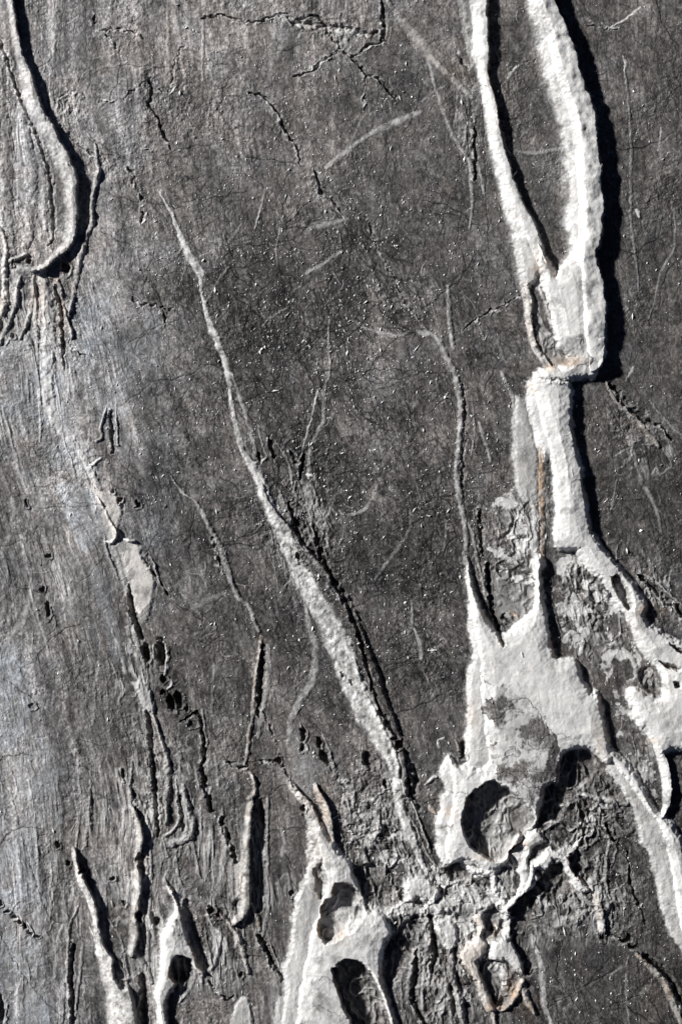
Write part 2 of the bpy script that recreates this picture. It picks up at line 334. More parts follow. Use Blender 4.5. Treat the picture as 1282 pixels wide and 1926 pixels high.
# ---- lower left
R("246,1519,9 257,1546,14 262,1575,16 258,1620,14 256,1666,18 253,1713,17 250,1763,20 245,1795,14", 13, .48, 'cliff', label='narrow upright ridge, tan on its shaded flank', rust=.15)
R("250,1790,10 262,1805,15 275,1828,15 285,1850,7", 7, .5)
R("137,1598,11 143,1629,11 156,1666,17 172,1704,18 179,1744,15 187,1785,22 200,1816,38 213,1850,52 222,1885,62 226,1926,62 228,2010,66", 15, .78, 'cliff', rust=.08, label='white wedge widening downward to the lower left edge')
hollow("212,1805 226,1812 240,1835 243,1855 232,1862 220,1850 210,1825", 2, .25)
R("168,1745,4 176,1760,5 183,1785,5", 5, .6, name=None)
crack("137,1780,9 134,1820,11 134,1854,11 137,1926,10 138,1990,10", 9, 0, dark=.5)
crack("268,1840,13 270,1880,18 270,1926,20 272,2000,20", 13, 0, dark=.3)
area("309,1656 322,1674 334,1700 341,1715 350,1751 365,1794 383,1828 376,1834 357,1810 345,1800 335,1812 333,1850 322,1866 312,1890 316,1926 320,2000 296,2000 297,1926 289,1869 299,1838 302,1763 311,1738 326,1718 330,1700 318,1680", 19, .84, eL=10, eR=4, label='white horned blade with a black hole at its middle')
crack("352,1700,14 362,1740,22 376,1785,24 386,1815,14", 7, 0, name=None, dark=.1)
hollow("322,1806 334,1794 352,1797 362,1815 360,1838 348,1850 330,1848 320,1830", 12, 0, label='round black hole in the horned blade')
for a in [(108,1591,5,6,9),(129,1623,5,6,9),(153,1635,6,9,8),(209,1654,5,6,9),(293,1735,9,10,11),(2,1900,7,28,12),(0,1700,4,7,10),(13,1716,5,5,10),(27,1727,5,5,10),(37,1735,4,5,10),(47,1742,4,7,11,-20),(56,1757,5,4,7),(70,1763,5,3,5),(233,1700,4,6,6),(50,944,4,8,9),(90,1045,5,6,9),(79,1107,4,6,7),(89,1145,5,17,8,-8),(257,948,5,9,8),(226,940,5,5,7),(209,923,4,5,6),(60,1330,6,6,3),(448,1710,10,22,9),(395,1712,7,9,10),(410,1720,5,8,8),(340,1840,8,14,8),(452,1834,4,6,8),(550,1683,6,6,11),(261,1728,6,12,8),(265,1625,9,22,9)]: pit(*a)
R("50,1735,4 57,1750,5 60,1765,4", 3, .5); R("398,1700,5 410,1716,8 431,1738,10 450,1769,11 459,1807,10 466,1832,8", 7, .42, rust=.2, label='ridge slanting down to a small black pit')
R("470,1455,7 479,1475,9 479,1490,10 468,1502,10", 7, .55, rust=.25)
R("472,1505,11 468,1526,15 464,1566,17 462,1600,19 458,1640,26 456,1680,32 452,1712,30 440,1735,16", 12, .52, 'cliff', rust=.22, label='upright grey ridge with a long black shadow along its right side')
R("470,1700,8 484,1730,9 490,1752,7", 6, .5, rust=.5); crack("490,1512,16 489,1560,22 488,1620,24 488,1680,22 486,1715,12", 7, 0, name=None, dark=.15)
crack("485,1762,7 500,1785,10 508,1800,7 515,1816,13 524,1830,6 533,1845,5", 13, .3)
R("505,1770,4 516,1795,4 526,1820,4 538,1858,4", 4, .5); area("432,1960 440,1895 460,1878 472,1900 478,1960", 4, .62, mott=.3, eL=6); area("512,1960 518,1895 530,1875 545,1900 560,1960", 4, .6, mott=.5, eL=6)
crack("392,1850,7 410,1868,5 428,1880,7 440,1876,5", 8, .5)

# ---- upper right: the two great veins
crack("892,240,5 893,290,8 895,335,7", 5, 0)
R("735,-50,14 728,-5,12 745,22,12 768,50,17 795,87,26 812,108,17 828,124,16 855,151,13 885,180,10", 2.5, .42, rust=.22, label='mottled pale vein slanting towards the forked white veins')
R("900,-120,40 897,-30,42 896,0,42 900,50,38 901,100,38 906,135,26 912,160,26 920,200,32 927,250,32 938,300,33 952,350,38 968,395,48 984,434,58 1000,470,52", 16, .90, 'cliff', name=None)
R("870,-60,30 874,0,34 884,60,26 894,120,18", 4, .40, name=None)
R("943,250,8 950,275,6 957,290,4", 7, .35)
P12 = "900,-120,46 897,-30,46 896,0,44 900,50,40 901,100,38 906,135,28 912,160,28 920,200,32 927,250,32 938,300,33 952,350,38 968,395,48 984,434,58 996,470,58 1010,505,52 1025,535,44"
sl = slice(None), slice(None)
area("962,440 1003,434 1020,467 1040,500 1056,530 1060,560 1040,590 1028,560 1012,520 1000,540 985,545 972,505", 11, .74, eL=14, eR=5, name=None, mott=.2, dome=.2)
R(P12, 1, .75, label='slender white vein that forks at its lower end')
R("985,530,18 992,568,18 999,635,14 1016,670,16 1034,697,14", 9, .66, 'cliff', rust=.25, label='left prong of the fork rimmed with brown')
R("1003,-140,80 1010,-40,62 1013,0,56 1031,50,62 1044,101,80 1061,161,80 1081,218,80 1088,285,80 1094,352,82 1096,430,80 1092,467,58 1092,511,78 1096,568,88 1098,635,86 1104,672,62", 29, .90, 'step', label='broadest white vein with a bright crest and a deep black shadow on its right')
area("1028,697 1050,690 1075,660 1110,640 1138,655 1136,672 1124,688 1126,703 1110,712 1085,714 1070,718 1035,712", 24, .88, eL=12, eR=4, name=None)
area("1012,470 1022,470 1045,515 1060,488 1098,500 1112,560 1114,700 1088,700 1066,664 1046,648 1036,600 1026,560 1016,520 1008,500", 23, .90, eL=7, eR=8, name=None, mott=.15)
R("1012,455,6 1025,490,8 1040,515,9 1052,540,9 1060,570,10", 20, .9, name=None)
R("1016,540,7 1026,570,9 1036,600,10 1044,630,9", 12, .6, name=None)
hollow("998,548 1008,560 1016,590 1026,612 1036,628 1046,648 1054,664 1066,676 1066,686 1054,690 1036,684 1016,642 1004,600", 1, .40, label='elongated hollow at the fork, stained orange at its foot')
# block below the fork
area("988,722 1010,708 1040,712 1060,730 1064,800 1050,860 1030,860 1020,870 1010,840 1000,810 990,769", 13, .86, eL=12, eR=8, name=None, mott=.15)
area("1000,735 1005,700 1030,690 1073,696 1076,722 1077,769 1081,829 1087,850 1100,917 1107,968 1115,1001 1134,1035 1115,1042 1098,1036 1073,1035 1043,1031 1041,1001 1041,940 1039,890 1032,850 1018,810 1008,770", 24, .90, eL=7, eR=7, label='smooth white block between two breaks in the vein')
area("968,742 992,760 1004,820 1012,850 1012,1040 1000,1046 998,960 975,930 966,880 964,820", 6, .56, eL=8, eR=6, name='calcite_sheet', label='thin grey white sheet left of the smooth block', mott=.2)
R("943,700,7 963,742,10 970,786,9", 3, .40)
crack("1018,850,8 1021,900,14 1022,950,16 1021,1000,14 1020,1040,10", 1, 0, name=None, dark=0)
R("1016,842,8 1018,900,15 1018,960,14 1020,1010,12 1020,1050,8", 5, .60, name='stained_seam', label='tan stained seam along the left of the smooth block', rust=.8)
area("1078,1030 1092,1005 1118,1000 1136,1033 1174,1076 1197,1107 1216,1139 1210,1158 1228,1178 1254,1193 1284,1206 1400,1215 1440,1400 1300,1412 1262,1412 1240,1424 1226,1402 1212,1376 1195,1365 1184,1328 1176,1302 1188,1290 1208,1300 1232,1314 1245,1303 1240,1270 1225,1247 1208,1232 1186,1186 1176,1160 1152,1125 1126,1090 1096,1062", 21, .88, eL=12, eR=7, mott=.12, label='white vein spreading towards the right edge')
hollow("1146,1084 1162,1082 1182,1110 1190,1140 1178,1146 1160,1120", 3, .45, label='grey glassy hollow in the slanting vein'); 
hollow("1205,1258 1222,1254 1238,1275 1243,1300 1228,1306 1208,1290 1200,1272", 6, .15)
for s in ["1255,1210 1282,1222 1300,1236 1275,1228", "1236,1243 1262,1250 1280,1264 1262,1262", "1264,1280 1276,1282 1280,1292 1268,1292"]:
    hollow(s, 1, .35)
R("1200,1300,6 1215,1345,8 1236,1395,9", 4, .5, name=None)
R("1218,1378,12 1234,1405,16 1248,1445,22 1253,1480,20 1252,1515,14 1246,1535,8", 13, .82, 'cliff', label='narrow white vein curving beside the deep groove')
crack("1200,1082,7 1228,1102,12 1254,1129,14 1290,1160,14", 11, .4); R("1204,1076,4 1230,1090,5 1262,1120,5 1290,1146,5", 4, .35)
crack("1145,722,7 1165,740,9 1180,765,12 1215,790,14 1240,800,8 1262,825,5", 9, .4)
R("1140,718,5 1152,742,8 1164,759,11 1197,786,13 1221,819,13 1240,840,8", 5, .40, rust=.35, label='tan ridge slanting right from the foot of the fork')
pit(1165, 752, 4, 5, 8)

crack("992,716,3 1015,711,4 1040,713,5 1062,716,4 1078,722,3", 3, .3, name=None)
# ---- the great white mass
area("877,1060 890,1100 900,1180 925,1240 925,1440 880,1470 900,1620 838,1630 829,1621 819,1586 820,1544 827,1525 827,1497 836,1485 827,1457 842,1417 860,1435 873,1437 872,1415 878,1340 880,1270 888,1230 882,1170 878,1100", 11, .80, eL=10, eR=4, mott=.15, label='lower white shelf along the left side of the great white mass')
area("877,1050 884,1078 893,1108 905,1140 915,1165 930,1186 945,1190 960,1185 979,1162 998,1148 1006,1120 1004,1085 1003,1048 1021,1046 1019,1085 1020,1120 1025,1150 1031,1185 1043,1232 1060,1236 1083,1240 1093,1267 1110,1301 1127,1304 1137,1358 1147,1409 1155,1425 1140,1440 1122,1420 1099,1408 1064,1415 1053,1445 1048,1472 1024,1480 1021,1504 1014,1520 1006,1550 985,1566 978,1590 962,1618 925,1642 897,1628 869,1619 845,1626 836,1600 838,1560 846,1520 850,1490 847,1455 843,1420 862,1437 885,1442 915,1436 912,1400 906,1350 904,1300 902,1255 893,1200 885,1150 879,1100", 21, .90, eL=8, eR=7, mott=.08, dome=.3, label='great white mass filling the lower right centre')
area("1128,1418 1150,1415 1200,1480 1230,1530 1262,1600 1285,1680 1300,1800 1400,2000 1440,2050 1330,1960 1284,1800 1272,1776 1253,1751 1241,1698 1235,1661 1221,1614 1202,1579 1193,1532 1181,1511 1160,1474 1140,1445", 7, .66, eL=8, eR=4, mott=.3, label='grey white lower shelf of the long descending vein')
area("1132,1418 1148,1409 1174,1431 1204,1465 1221,1502 1234,1525 1254,1539 1288,1590 1310,1680 1420,1900 1440,2050 1345,1960 1310,1850 1292,1790 1276,1730 1267,1680 1261,1635 1250,1590 1237,1552 1219,1525 1200,1500 1172,1462 1150,1436", 18, .90, eL=6, eR=8, dome=.35, mott=.05, label='long white vein descending to the lower right corner')
R("975,1210,6 985,1250,8 992,1290,6", 22, .9, name=None)
hollow("895,1485 920,1468 944,1474 974,1499 998,1520 1005,1539 991,1563 974,1567 963,1586 951,1609 930,1621 906,1609 883,1593 867,1549 870,1525 878,1499", 8, .42, label='large round hollow with a grey mottled floor')
R("945,1520,10 948,1560,12 945,1590,8", 0, .4, name=None)
hollow("1057,1427 1076,1413 1104,1410 1122,1427 1132,1450 1157,1478 1172,1495 1155,1502 1122,1500 1094,1490 1062,1481 1050,1469 1050,1448", 9, .05, label='dark angular hollow beneath the white mass')
hollow("1024,1483 1043,1474 1071,1500 1061,1525 1047,1546 1010,1546 1019,1520 1022,1497", 10, .03, label='black slot leading off the round hollow')
hollow("956,1602 974,1586 990,1600 988,1618 979,1637 963,1633", 8, .05)
hollow("838,1632 852,1624 868,1622 884,1634 897,1646 880,1656 862,1660 846,1650", 8, .05)
hollow("921,1068 973,1075 1000,1088 1005,1122 1001,1138 988,1155 979,1167 959,1179 943,1176 922,1149", 5, .28, label='grey pocket at the head of the white mass')
pit(949, 1162, 10, 8, 9); pit(958, 1170, 7, 4, 5); R("960,1150,7 972,1160,10 976,1170,6", 5, .5, rust=.7)
crack("903,958,7 906,1000,10 908,1040,8", 7, .2, dark=.5); crack("915,1062,7 920,1100,11 925,1148,9 935,1180,10 947,1212,10", 12, 0, dark=.5)
R("882,985,6 890,1010,8 897,1050,8 905,1080,8 912,1120,6", 3, .3)
R("890,1440,6 893,1465,5", 0, .2)
area("893,1430 905,1420 915,1440 918,1458 900,1458", 0, .2, name=None)
area("1040,1608 1060,1590 1090,1600 1082,1616 1060,1612", 8, .7, eL=6, eR=4, name=None, mott=.4)
area("1100,1660 1120,1650 1136,1672 1150,1700 1140,1720 1120,1700", 6, .6, eL=6, eR=4, name=None, mott=.6)
area("1010,1690 1030,1700 1052,1722 1080,1724 1100,1716 1090,1738 1060,1748 1030,1740 1012,1716", 4, .5, eL=6, eR=4, name=None, mott=.75)
# white network under the mass
area("905,1622 950,1612 985,1572 1010,1556 1024,1580 1000,1598 994,1636 1003,1658 984,1690 965,1714 948,1704 974,1670 972,1642 950,1630 930,1648 912,1640", 14, .84, eL=7, eR=5, name=None, mott=.2)
area("690,1700 720,1708 760,1696 800,1706 830,1690 850,1706 820,1722 790,1722 740,1730 700,1722", 6, .7, eL=6, eR=5, name=None, mott=.6)
area("835,1640 865,1662 905,1680 935,1712 915,1720 880,1700 850,1690 830,1665", 6, .7, eL=6, eR=5, name=None, mott=.7)
R("870,1626,12 895,1640,18 926,1648,16 933,1673,17 944,1695,18 956,1713,20 968,1706,13 984,1682,16 996,1655,16 1000,1632,14", 14, .84, label='white web winding round the small grey boss')
area("957,1713 972,1690 988,1672 997,1651 995,1626 1012,1610 1035,1596 1052,1604 1071,1617 1090,1650 1108,1672 1098,1680 1074,1660 1057,1629 1038,1620 1032,1635 1004,1635 1013,1651 1001,1668 991,1682 975,1700", 15, .84, eL=12, eR=4, label='white hooked fragment arching over a black hollow')
area("931,1646 951,1632 971,1645 976,1666 966,1696 954,1702 937,1673", 9, .25, eL=5, eR=4, name='stone_boss', label='small grey boss ringed with white', dome=.6)
hollow("1034,1625 1058,1628 1068,1660 1046,1690 1015,1674 1003,1663 1019,1648", 9, .04, label='black hollow under the hooked fragment')
hollow("1070,1610 1087,1597 1097,1629 1086,1650 1072,1632", 9, .02)
R("1119,1685,15 1125,1710,19 1132,1750,14", 9, .60, 'cliff', rust=.25, label='short stubby pale ridge')
R("1092,1496,9 1120,1502,14 1150,1507,14 1178,1512,12", 6, .45, label='pale bridge joining the two dark hollows')
hollow("957,1713 985,1682 1004,1690 1007,1726 1008,1776 1002,1826 988,1838 979,1807 960,1769 962,1732", 8, .05, label='long black hollow right of the stained pocket')
area("888,1725 902,1720 914,1740 906,1762 916,1776 905,1800 895,1812 905,1838 918,1868 934,1900 920,1905 905,1880 892,1850 872,1825 860,1796 872,1780 892,1768 897,1745", 12, .80, eL=8, eR=4, rust=.25, mott=.2, label='white strand running into a rusty pocket')
area("921,1776 943,1763 962,1774 979,1807 982,1832 965,1822 945,1808 925,1807", 14, .80, eL=10, eR=4, label='white lobe above the rusty pocket')
hollow("896,1813 925,1806 950,1810 974,1832 980,1857 955,1892 934,1896 914,1860", 7, .25, label='rust rimmed pocket')
R("935,1822,14 948,1840,20 950,1862,14", 4, .75, name=None); R("936,1898,10 955,1896,12 972,1870,14 982,1845,10", 9, .6, rust=.6)
R("922,1890,8 930,1920,10 935,1980,12", 7, .6, rust=.6); R("980,1850,12 990,1880,16 1005,1905,12", 6, .5, rust=.35)
area("765,1651 793,1648 812,1660 829,1676 818,1694 806,1701 787,1688 770,1701 758,1676", 10, .80, eL=8, eR=4, mott=.3, label='small white angular patch')
area("828,1700 850,1692 880,1700 912,1706 940,1716 930,1728 900,1722 870,1722 842,1716", 6, .55, mott=.8, eL=6, eR=5, label='mottled grey white strip')
hollow("905,1718 925,1708 945,1714 958,1740 950,1758 930,1762 912,1748", 6, .25); pit(925, 1748, 7, 6, 6)

# ---- centre bottom: white mass with two pits
R("548,1478,14 562,1498,16 577,1515,20 588,1549,30 592,1590,34 598,1620,40", 10, .72, 'cliff', rust=.2, label='white vein feeding the mass at the bottom centre')
R("592,1478,10 600,1500,16 612,1520,18 617,1550,20 622,1580,16", 11, .62, 'cliff', rust=.45, label='tan strand beside the white vein')
area("581,1554 603,1560 625,1640 610,1720 590,1800 575,1880 580,2010 520,2010 532,1890 537,1847 531,1822 543,1791 546,1760 553,1713 565,1666 581,1626 590,1588", 9, .72, eL=8, eR=4, mott=.3, label='grey white lower flank of the bottom white mass')
area("590,1560 603,1548 624,1582 643,1605 659,1620 666,1645 678,1676 690,1712 712,1712 737,1749 722,1782 717,1816 722,1850 734,1888 745,1926 760,2010 552,2010 556,1950 560,1890 567,1840 575,1800 585,1760 598,1715 607,1680 608,1640 600,1605 596,1580", 20, .92, eL=6, eR=7, mott=.08, label='large white mass at the bottom centre')
hollow("612,1690 624,1685 631,1660 659,1663 678,1682 683,1719 668,1747 643,1760 618,1774 601,1762 600,1726 606,1701", 6, .72, label='pale floored hollow in the bottom white mass')
hollow("588,1634 606,1624 616,1650 612,1680 602,1690 594,1664", 2, .55)
hollow("625,1819 647,1804 672,1807 694,1826 717,1869 735,1930 742,2010 668,2010 660,1930 647,1894 631,1857", 12, .10, label='dark tongue shaped hollow at the lower edge')
hollow("662,1635 703,1623 725,1641 740,1663 762,1676 759,1694 725,1707 687,1691 675,1673", 8, .12, label='dark stone pocket right of the white mass')
hollow("722,1782 740,1757 756,1741 775,1727 792,1722 799,1745 789,1780 766,1814 738,1857 728,1857 719,1826", 9, .03, label='long black scooped hollow')
R("720,1742,6 728,1765,9 722,1785,8", 10, .4, name=None)
crack("783,1790,8 781,1838,13 778,1885,13 800,1930,12 815,1990,12", 9, 0, dark=.25)
crack("808,1722,9 814,1760,14 818,1800,12 812,1830,8", 10, 0, dark=.3)
area("818,1738 832,1728 855,1740 860,1765 850,1785 835,1780 824,1765", 8, .52, eL=7, mott=.3)
R("838,1765,20 848,1800,16 847,1832,15 859,1869,16 871,1926,18 880,2000,18", 9, .48, label='grey white rib below the mottled strip'); crack("846,1855,9 852,1890,12 866,1926,10", 6, 0, name=None, dark=.2)
crack("866,1810,6 880,1830,8 895,1850,6", 7, .3)
R("1198,1796,8 1225,1822,13 1253,1857,14 1269,1900,13 1290,1940,13", 8, .42, 'cliff', rust=.5, label='tan edged ridge in the bottom right corner')
crack("1150,1760,6 1180,1775,8 1215,1800,9 1245,1825,12 1262,1845,14 1285,1900,16", 10, .45)
crack("1139,1555,5 1146,1568,8 1155,1580,7 1165,1590,5", 10, .3); crack("1178,1605,6 1192,1680,7 1215,1740,8", 5, .6, name=None)
for a in [(1146,1570,5,6,9),(1156,1583,5,5,9),(1133,1764,6,9,7),(1184,1768,7,9,7,-30),(1084,1645,6,9,6)]: pit(*a)

# ---- the long central vein
R("300,360,3 322,400,6 339,444,13 356,484,19 376,517,13 379,551,7 393,601,12 406,638,17 426,690,13 432,735,10 446,813,12 462,858,14", 1.6, .78, 'mid', name='calcite_vein', label='faint upper end of the long pale vein, level with the stone')
R("450,830,10 460,854,14 483,890,24 503,941,28 530,1001,32 550,1052,34 576,1102,38 606,1152,42 630,1203,46 652,1257,44 674,1314,46 704,1368,44 726,1408,40 741,1448,28 748,1499,26 763,1549,22 781,1593,18 800,1640,9", 5.2, .79, 'mid', label='long pale vein crossing the dark centre from upper left to lower right')
R("480,900,16 505,960,22 548,1020,38 580,1068,50 612,1120,62 640,1162,66 660,1215,62 684,1264,56 704,1324,52 728,1372,44 742,1405,34 754,1450,22 760,1490,18", 8.5, 0.0, 'cliff', name=None)
R("655,1200,9 672,1256,11 690,1310,12 712,1350,12 735,1400,12 747,1430,14 748,1460,10", 11, .60, name=None)
crack("543,948,8 556,990,11 570,1018,9 586,1040,7", 9, .3); crack("606,1050,7 614,1068,12 622,1082,7 631,1102,13 640,1116,8", 12, .2)
crack("640,1112,10 652,1135,12 664,1162,12 676,1200,10 694,1264,8 711,1324,8 735,1368,11 751,1401,13", 9, .1, dark=.5)
crack("640,1265,5 655,1278,7 665,1290,5", 5, .4)
pit(751,1402,10,8,12); pit(601,1040,4,14,6); pit(561,1048,6,8,6)
crack("775,1440,12 782,1465,16 776,1490,12", 8, .5); crack("765,1470,11 770,1495,12 788,1520,9", 8, .4)
R("770,1500,4 783,1530,4 797,1570,4 810,1605,4", 6, .6); R("800,1478,5 812,1466,7 822,1462,5", 5, .6); R("806,1516,7 812,1524,12 820,1532,8", 5, .6, rust=.6)
R("834,1386,3 823,1395,4 824,1408,3", 3, .9, name='white_flake'); R("806,1224,2.2 822,1225,2.2", 2, .95, name='white_flake')
R("856,1395,5 862,1412,6", 5, .35, rust=.3); pit(869, 1412, 6, 17, 8)
# left companions
R("320,895,3 342,924,6 360,938,5 372,950,8 392,988,10 413,1028,13 426,1068,14 446,1119,11 470,1149,10 486,1189,9", 4, .42, label='thin pale vein left of the long central vein')
R("490,1200,8 488,1230,7 480,1281,8 476,1331,9 467,1400,9 460,1440,5", 4.5, .38, rust=.45, label='thin tan seam continuing straight down')
crack("495,1212,6 492,1240,9 490,1270,11 489,1307,9 484,1345,5", 9, 0, dark=.7); crack("402,1010,6 410,1050,7 424,1085,5", 4, .2, dark=.5)
R("575,1140,8 584,1180,14 594,1224,17 587,1281,17 567,1314,15 549,1354,15 543,1398,12", 2, .36, label='faint grey vein swerving left')
crack("571,856,8 566,885,9 564,902,7", 9, 0); crack("506,827,8 512,845,9 518,862,6", 7, .2); crack("484,852,7 487,866,8", 7, 0); R("487,870,6 499,862,6", 4, .8)
R("557,905,4 550,930,4", 3, .4); R("577,892,5 586,895,6", 3, .8)
for a in [(570,1380,6,14,11),(569,1405,7,8,12),(599,1398,6,13,12,-15),(611,1427,9,19,13,-30),(523,1430,6,7,11),(694,1432,12,20,9,-30),(571,1522,5,7,8),(729,1565,10,13,8,-20),(725,1475,5,7,8),(560,985,7,10,8),(596,1012,5,14,5)]: pit(*a)
crack("426,1437,6 445,1440,9 462,1445,6", 8, .5); crack("480,1430,4 500,1431,6 520,1431,5", 5, .4); crack("532,1445,5 545,1465,7 556,1482,5", 7, .4, dark=.5)
# right thin veins
R("842,538,7 847,601,10 852,655,8", 3, .46, label='short upright pale vein')
R("798,622,8 822,635,10 839,668,13 855,702,13 862,729,12 866,786,12 862,840,11 859,880,11 863,930,12 872,974,12 877,1005,11 876,1060,12", 3.5, .46, label='winding pale vein that feeds the white mass')
crack("872,720,6 875,780,6 870,860,6 872,930,6", 4, .3, dark=.5, name=None)
R("788,625,9 800,628,12 812,626,6", 3, .5, name=None)

# ---- stylolites and hairline cracks
crack("379,33,4 400,30,4 426,28,5 460,38,5 486,38,5 506,28,4 537,26,7 553,38,11 584,26,6 607,35,8 614,55,7 634,78,7 641,92,10", 6, .3)
crack("552,40,12 580,44,14 620,50,15 660,54,13 690,64,10 712,60,7", 8, .35, name=None, dark=.1); 
R("556,44,10 580,46,10 625,54,12 655,56,12 690,66,9", 3, .45, name=None)
for s, d in [("640,93,9 622,103,5 607,114,7 587,129,6 553,145,4", 5), ("644,94,7 668,104,6 680,96,6 694,82,8 711,80,6 728,77,6", 6), ("716,-60,6 718,0,8 722,40,10 721,76,7", 6), ("650,97,6 664,111,6 681,127,6 694,141,6 711,146,6 728,168,9 745,186,5", 6), ("686,131,4 686,170,3 686,205,4", 4),
 ("470,174,5 493,178,6 517,201,8 530,228,6 543,255,5 560,278,4 562,305,3", 6), ("590,315,4 598,340,7 607,359,10 624,376,5 641,396,4", 7), ("280,148,7 285,178,8 280,198,8 295,218,5 309,255,6 325,282,5", 7), ("201,64,5 218,88,6 235,111,5", 5), ("178,30,5 181,55,6 220,52,4 268,68,5", 5),
 ("240,315,6 252,325,7 250,345,5", 6), ("256,345,6 262,365,6 267,376,6 266,420,6", 9), ("245,561,7 262,570,6 285,574,7 305,580,5 325,581,6", 7), ("305,590,5 309,606,8", 8), ("300,170,4 320,165,5 335,95,5 345,85,5", 4),
 ("100,185,5 140,170,5 160,180,4", 3), ("115,235,5 148,270,5 190,300,6", 3), ("270,150,4 230,185,4 190,190,3", 3), ("872,618,4 900,598,4 936,578,4 980,558,3", 4), ("692,417,4 705,448,7 720,480,4 760,560,5 790,600,6", 4),
 ("129,640,6 140,655,5 160,668,4", 5), ("882,130,6 870,115,7 855,90,5", 5), ("960,120,4 985,117,5 1005,112,4", 4), ("620,1440,5 634,1460,6 650,1480,5", 5), ("545,850,5 556,870,6", 4), ("1180,50,4 1150,52,4 1100,42,4", 3), ("0,560,3 20,565,3", 2)]:
    crack(s, d, .45, dark=.7)
R("590,124,5 605,116,6 620,106,5", 3, .5, name=None); R("690,92,5 702,84,7 720,82,5", 3, .55, name=None); R("318,178,4 330,163,5", 3, .7, name=None); R("262,421,5 272,414,5", 4, .8, name=None)
R("1198,394,8 1202,402,11 1204,408,6", 4, 1.0, name='white_chip', label='single loose looking white chip right of the broad vein')
STAINS = [(1067,680,26,10,.9),(1035,690,12,10,.6),(1010,500,12,26,.35),(1240,1150,16,12,.6),(1214,1150,14,14,.8),(1128,1385,14,40,.25),(855,135,22,16,.5),(966,1862,14,26,.9),(925,1893,16,14,.8),(990,1895,22,20,.6),(845,1528,10,10,.7),(605,1495,12,22,.6),(570,1505,10,14,.5),(1222,1392,14,8,.5),(985,1588,22,8,.4),(905,1612,22,10,.35),(640,1762,10,14,.5),(888,1345,12,30,.25),(1137,1290,20,14,.35),(490,1205,8,30,.5),(70,560,14,40,.35),(115,600,8,40,.4),(1190,800,24,14,.5),(470,1440,12,16,.4),(317,70,10,90,.2),(700,60,14,30,.1),(1000,730,10,14,.4),(925,1752,14,12,.7),(1230,1880,20,40,.3)]
for x, y, rx, ry, a in STAINS:
    sl = win([x], [y], max(rx, ry) * 2)
    g = np.exp(-(((WX[sl]-x)/rx)**2 + ((WY[sl]-y)/ry)**2)) * a * np.clip(.75 + .8 * fbm(X[sl], Y[sl], 14, 77), 0, 1.3)
    RST_TAN[sl] = np.maximum(RST_TAN[sl], g)
# grey mottled zones inside the white mass, and white flecks in the dark stone around it
def zone(s, f):
    P = parse(s); xs = [p[0] for p in P]; ys = [p[1] for p in P]
    sl = win(xs, ys, 30); ins = np.zeros(WX[sl].shape, bool); px, py = JX[sl] + 34 * fbm(X[sl], Y[sl], 38, 321, 4), JY[sl] + 34 * fbm(X[sl], Y[sl], 38, 327, 4)
    for a, b in zip(P, P[1:] + P[:1]):
        if a[1] == b[1]: continue
        ins ^= ((a[1] <= py) != (b[1] <= py)) & (px < (b[0]-a[0]) * (py-a[1]) / (b[1]-a[1]) + a[0])
    CAL[sl] = np.where(ins, f(CAL[sl], X[sl], Y[sl]), CAL[sl])
grey = lambda c, x, y: c * (.06 + .76 * sstep(-.12, .20, fbm(x, y, 26, 81, 5, .66))) * (1 - .6 * np.clip(1 - 11 * np.abs(fbm(x, y, 30, 89, 4)), 0, 1))
zone("935,1298 990,1302 1012,1350 1042,1390 1060,1412 1050,1470 1024,1480 1005,1500 970,1484 930,1452 915,1400 912,1350", grey)
zone("1055,640 1085,628 1100,640 1094,664 1075,680 1058,672", lambda c, x, y: c * np.clip(.62 + .6 * fbm(x, y, 14, 83, 4), .2, 1))
zone("316,1735 330,1728 344,1740 342,1760 325,1762", lambda c, x, y: c * .55)
zone("600,1835 640,1830 655,1890 660,1960 560,1960 585,1900", lambda c, x, y: c * np.clip(.8 + .5 * fbm(x, y, 20, 82, 4), .1, 1))
zone("935,925 1000,920 1012,1040 1012,1090 925,1075 920,1000", lambda c, x, y: np.maximum(c * .8, .75 * sstep(-.1, .12, fbm(x, y, 16, 84, 5, .64))))
zone("1085,1040 1140,1070 1190,1180 1210,1240 1200,1300 1190,1380 1140,1310 1120,1240 1060,1200 1045,1120 1040,1050", lambda c, x, y: np.maximum(c, .72 * sstep(.03, .22, fbm(x, y, 22, 85, 5, .62))))
zone("1150,1300 1190,1340 1220,1390 1245,1440 1245,1520 1215,1480 1175,1420 1150,1400", lambda c, x, y: np.maximum(c, .6 * sstep(.0, .25, fbm(x, y, 20, 87, 5, .62))))
zone("640,1470 740,1500 790,1620 860,1660 900,1720 860,1760 780,1710 700,1630 640,1570", lambda c, x, y: np.maximum(c, .55 * sstep(.02, .3, fbm(x, y, 12, 86, 4, .62))))
zone("820,1640 930,1650 965,1720 950,1800 880,1830 850,1770 790,1710", lambda c, x, y: np.maximum(c, .85 * sstep(-.14, .08, fbm(x, y, 18, 88, 5, .62))))
#DATA_END

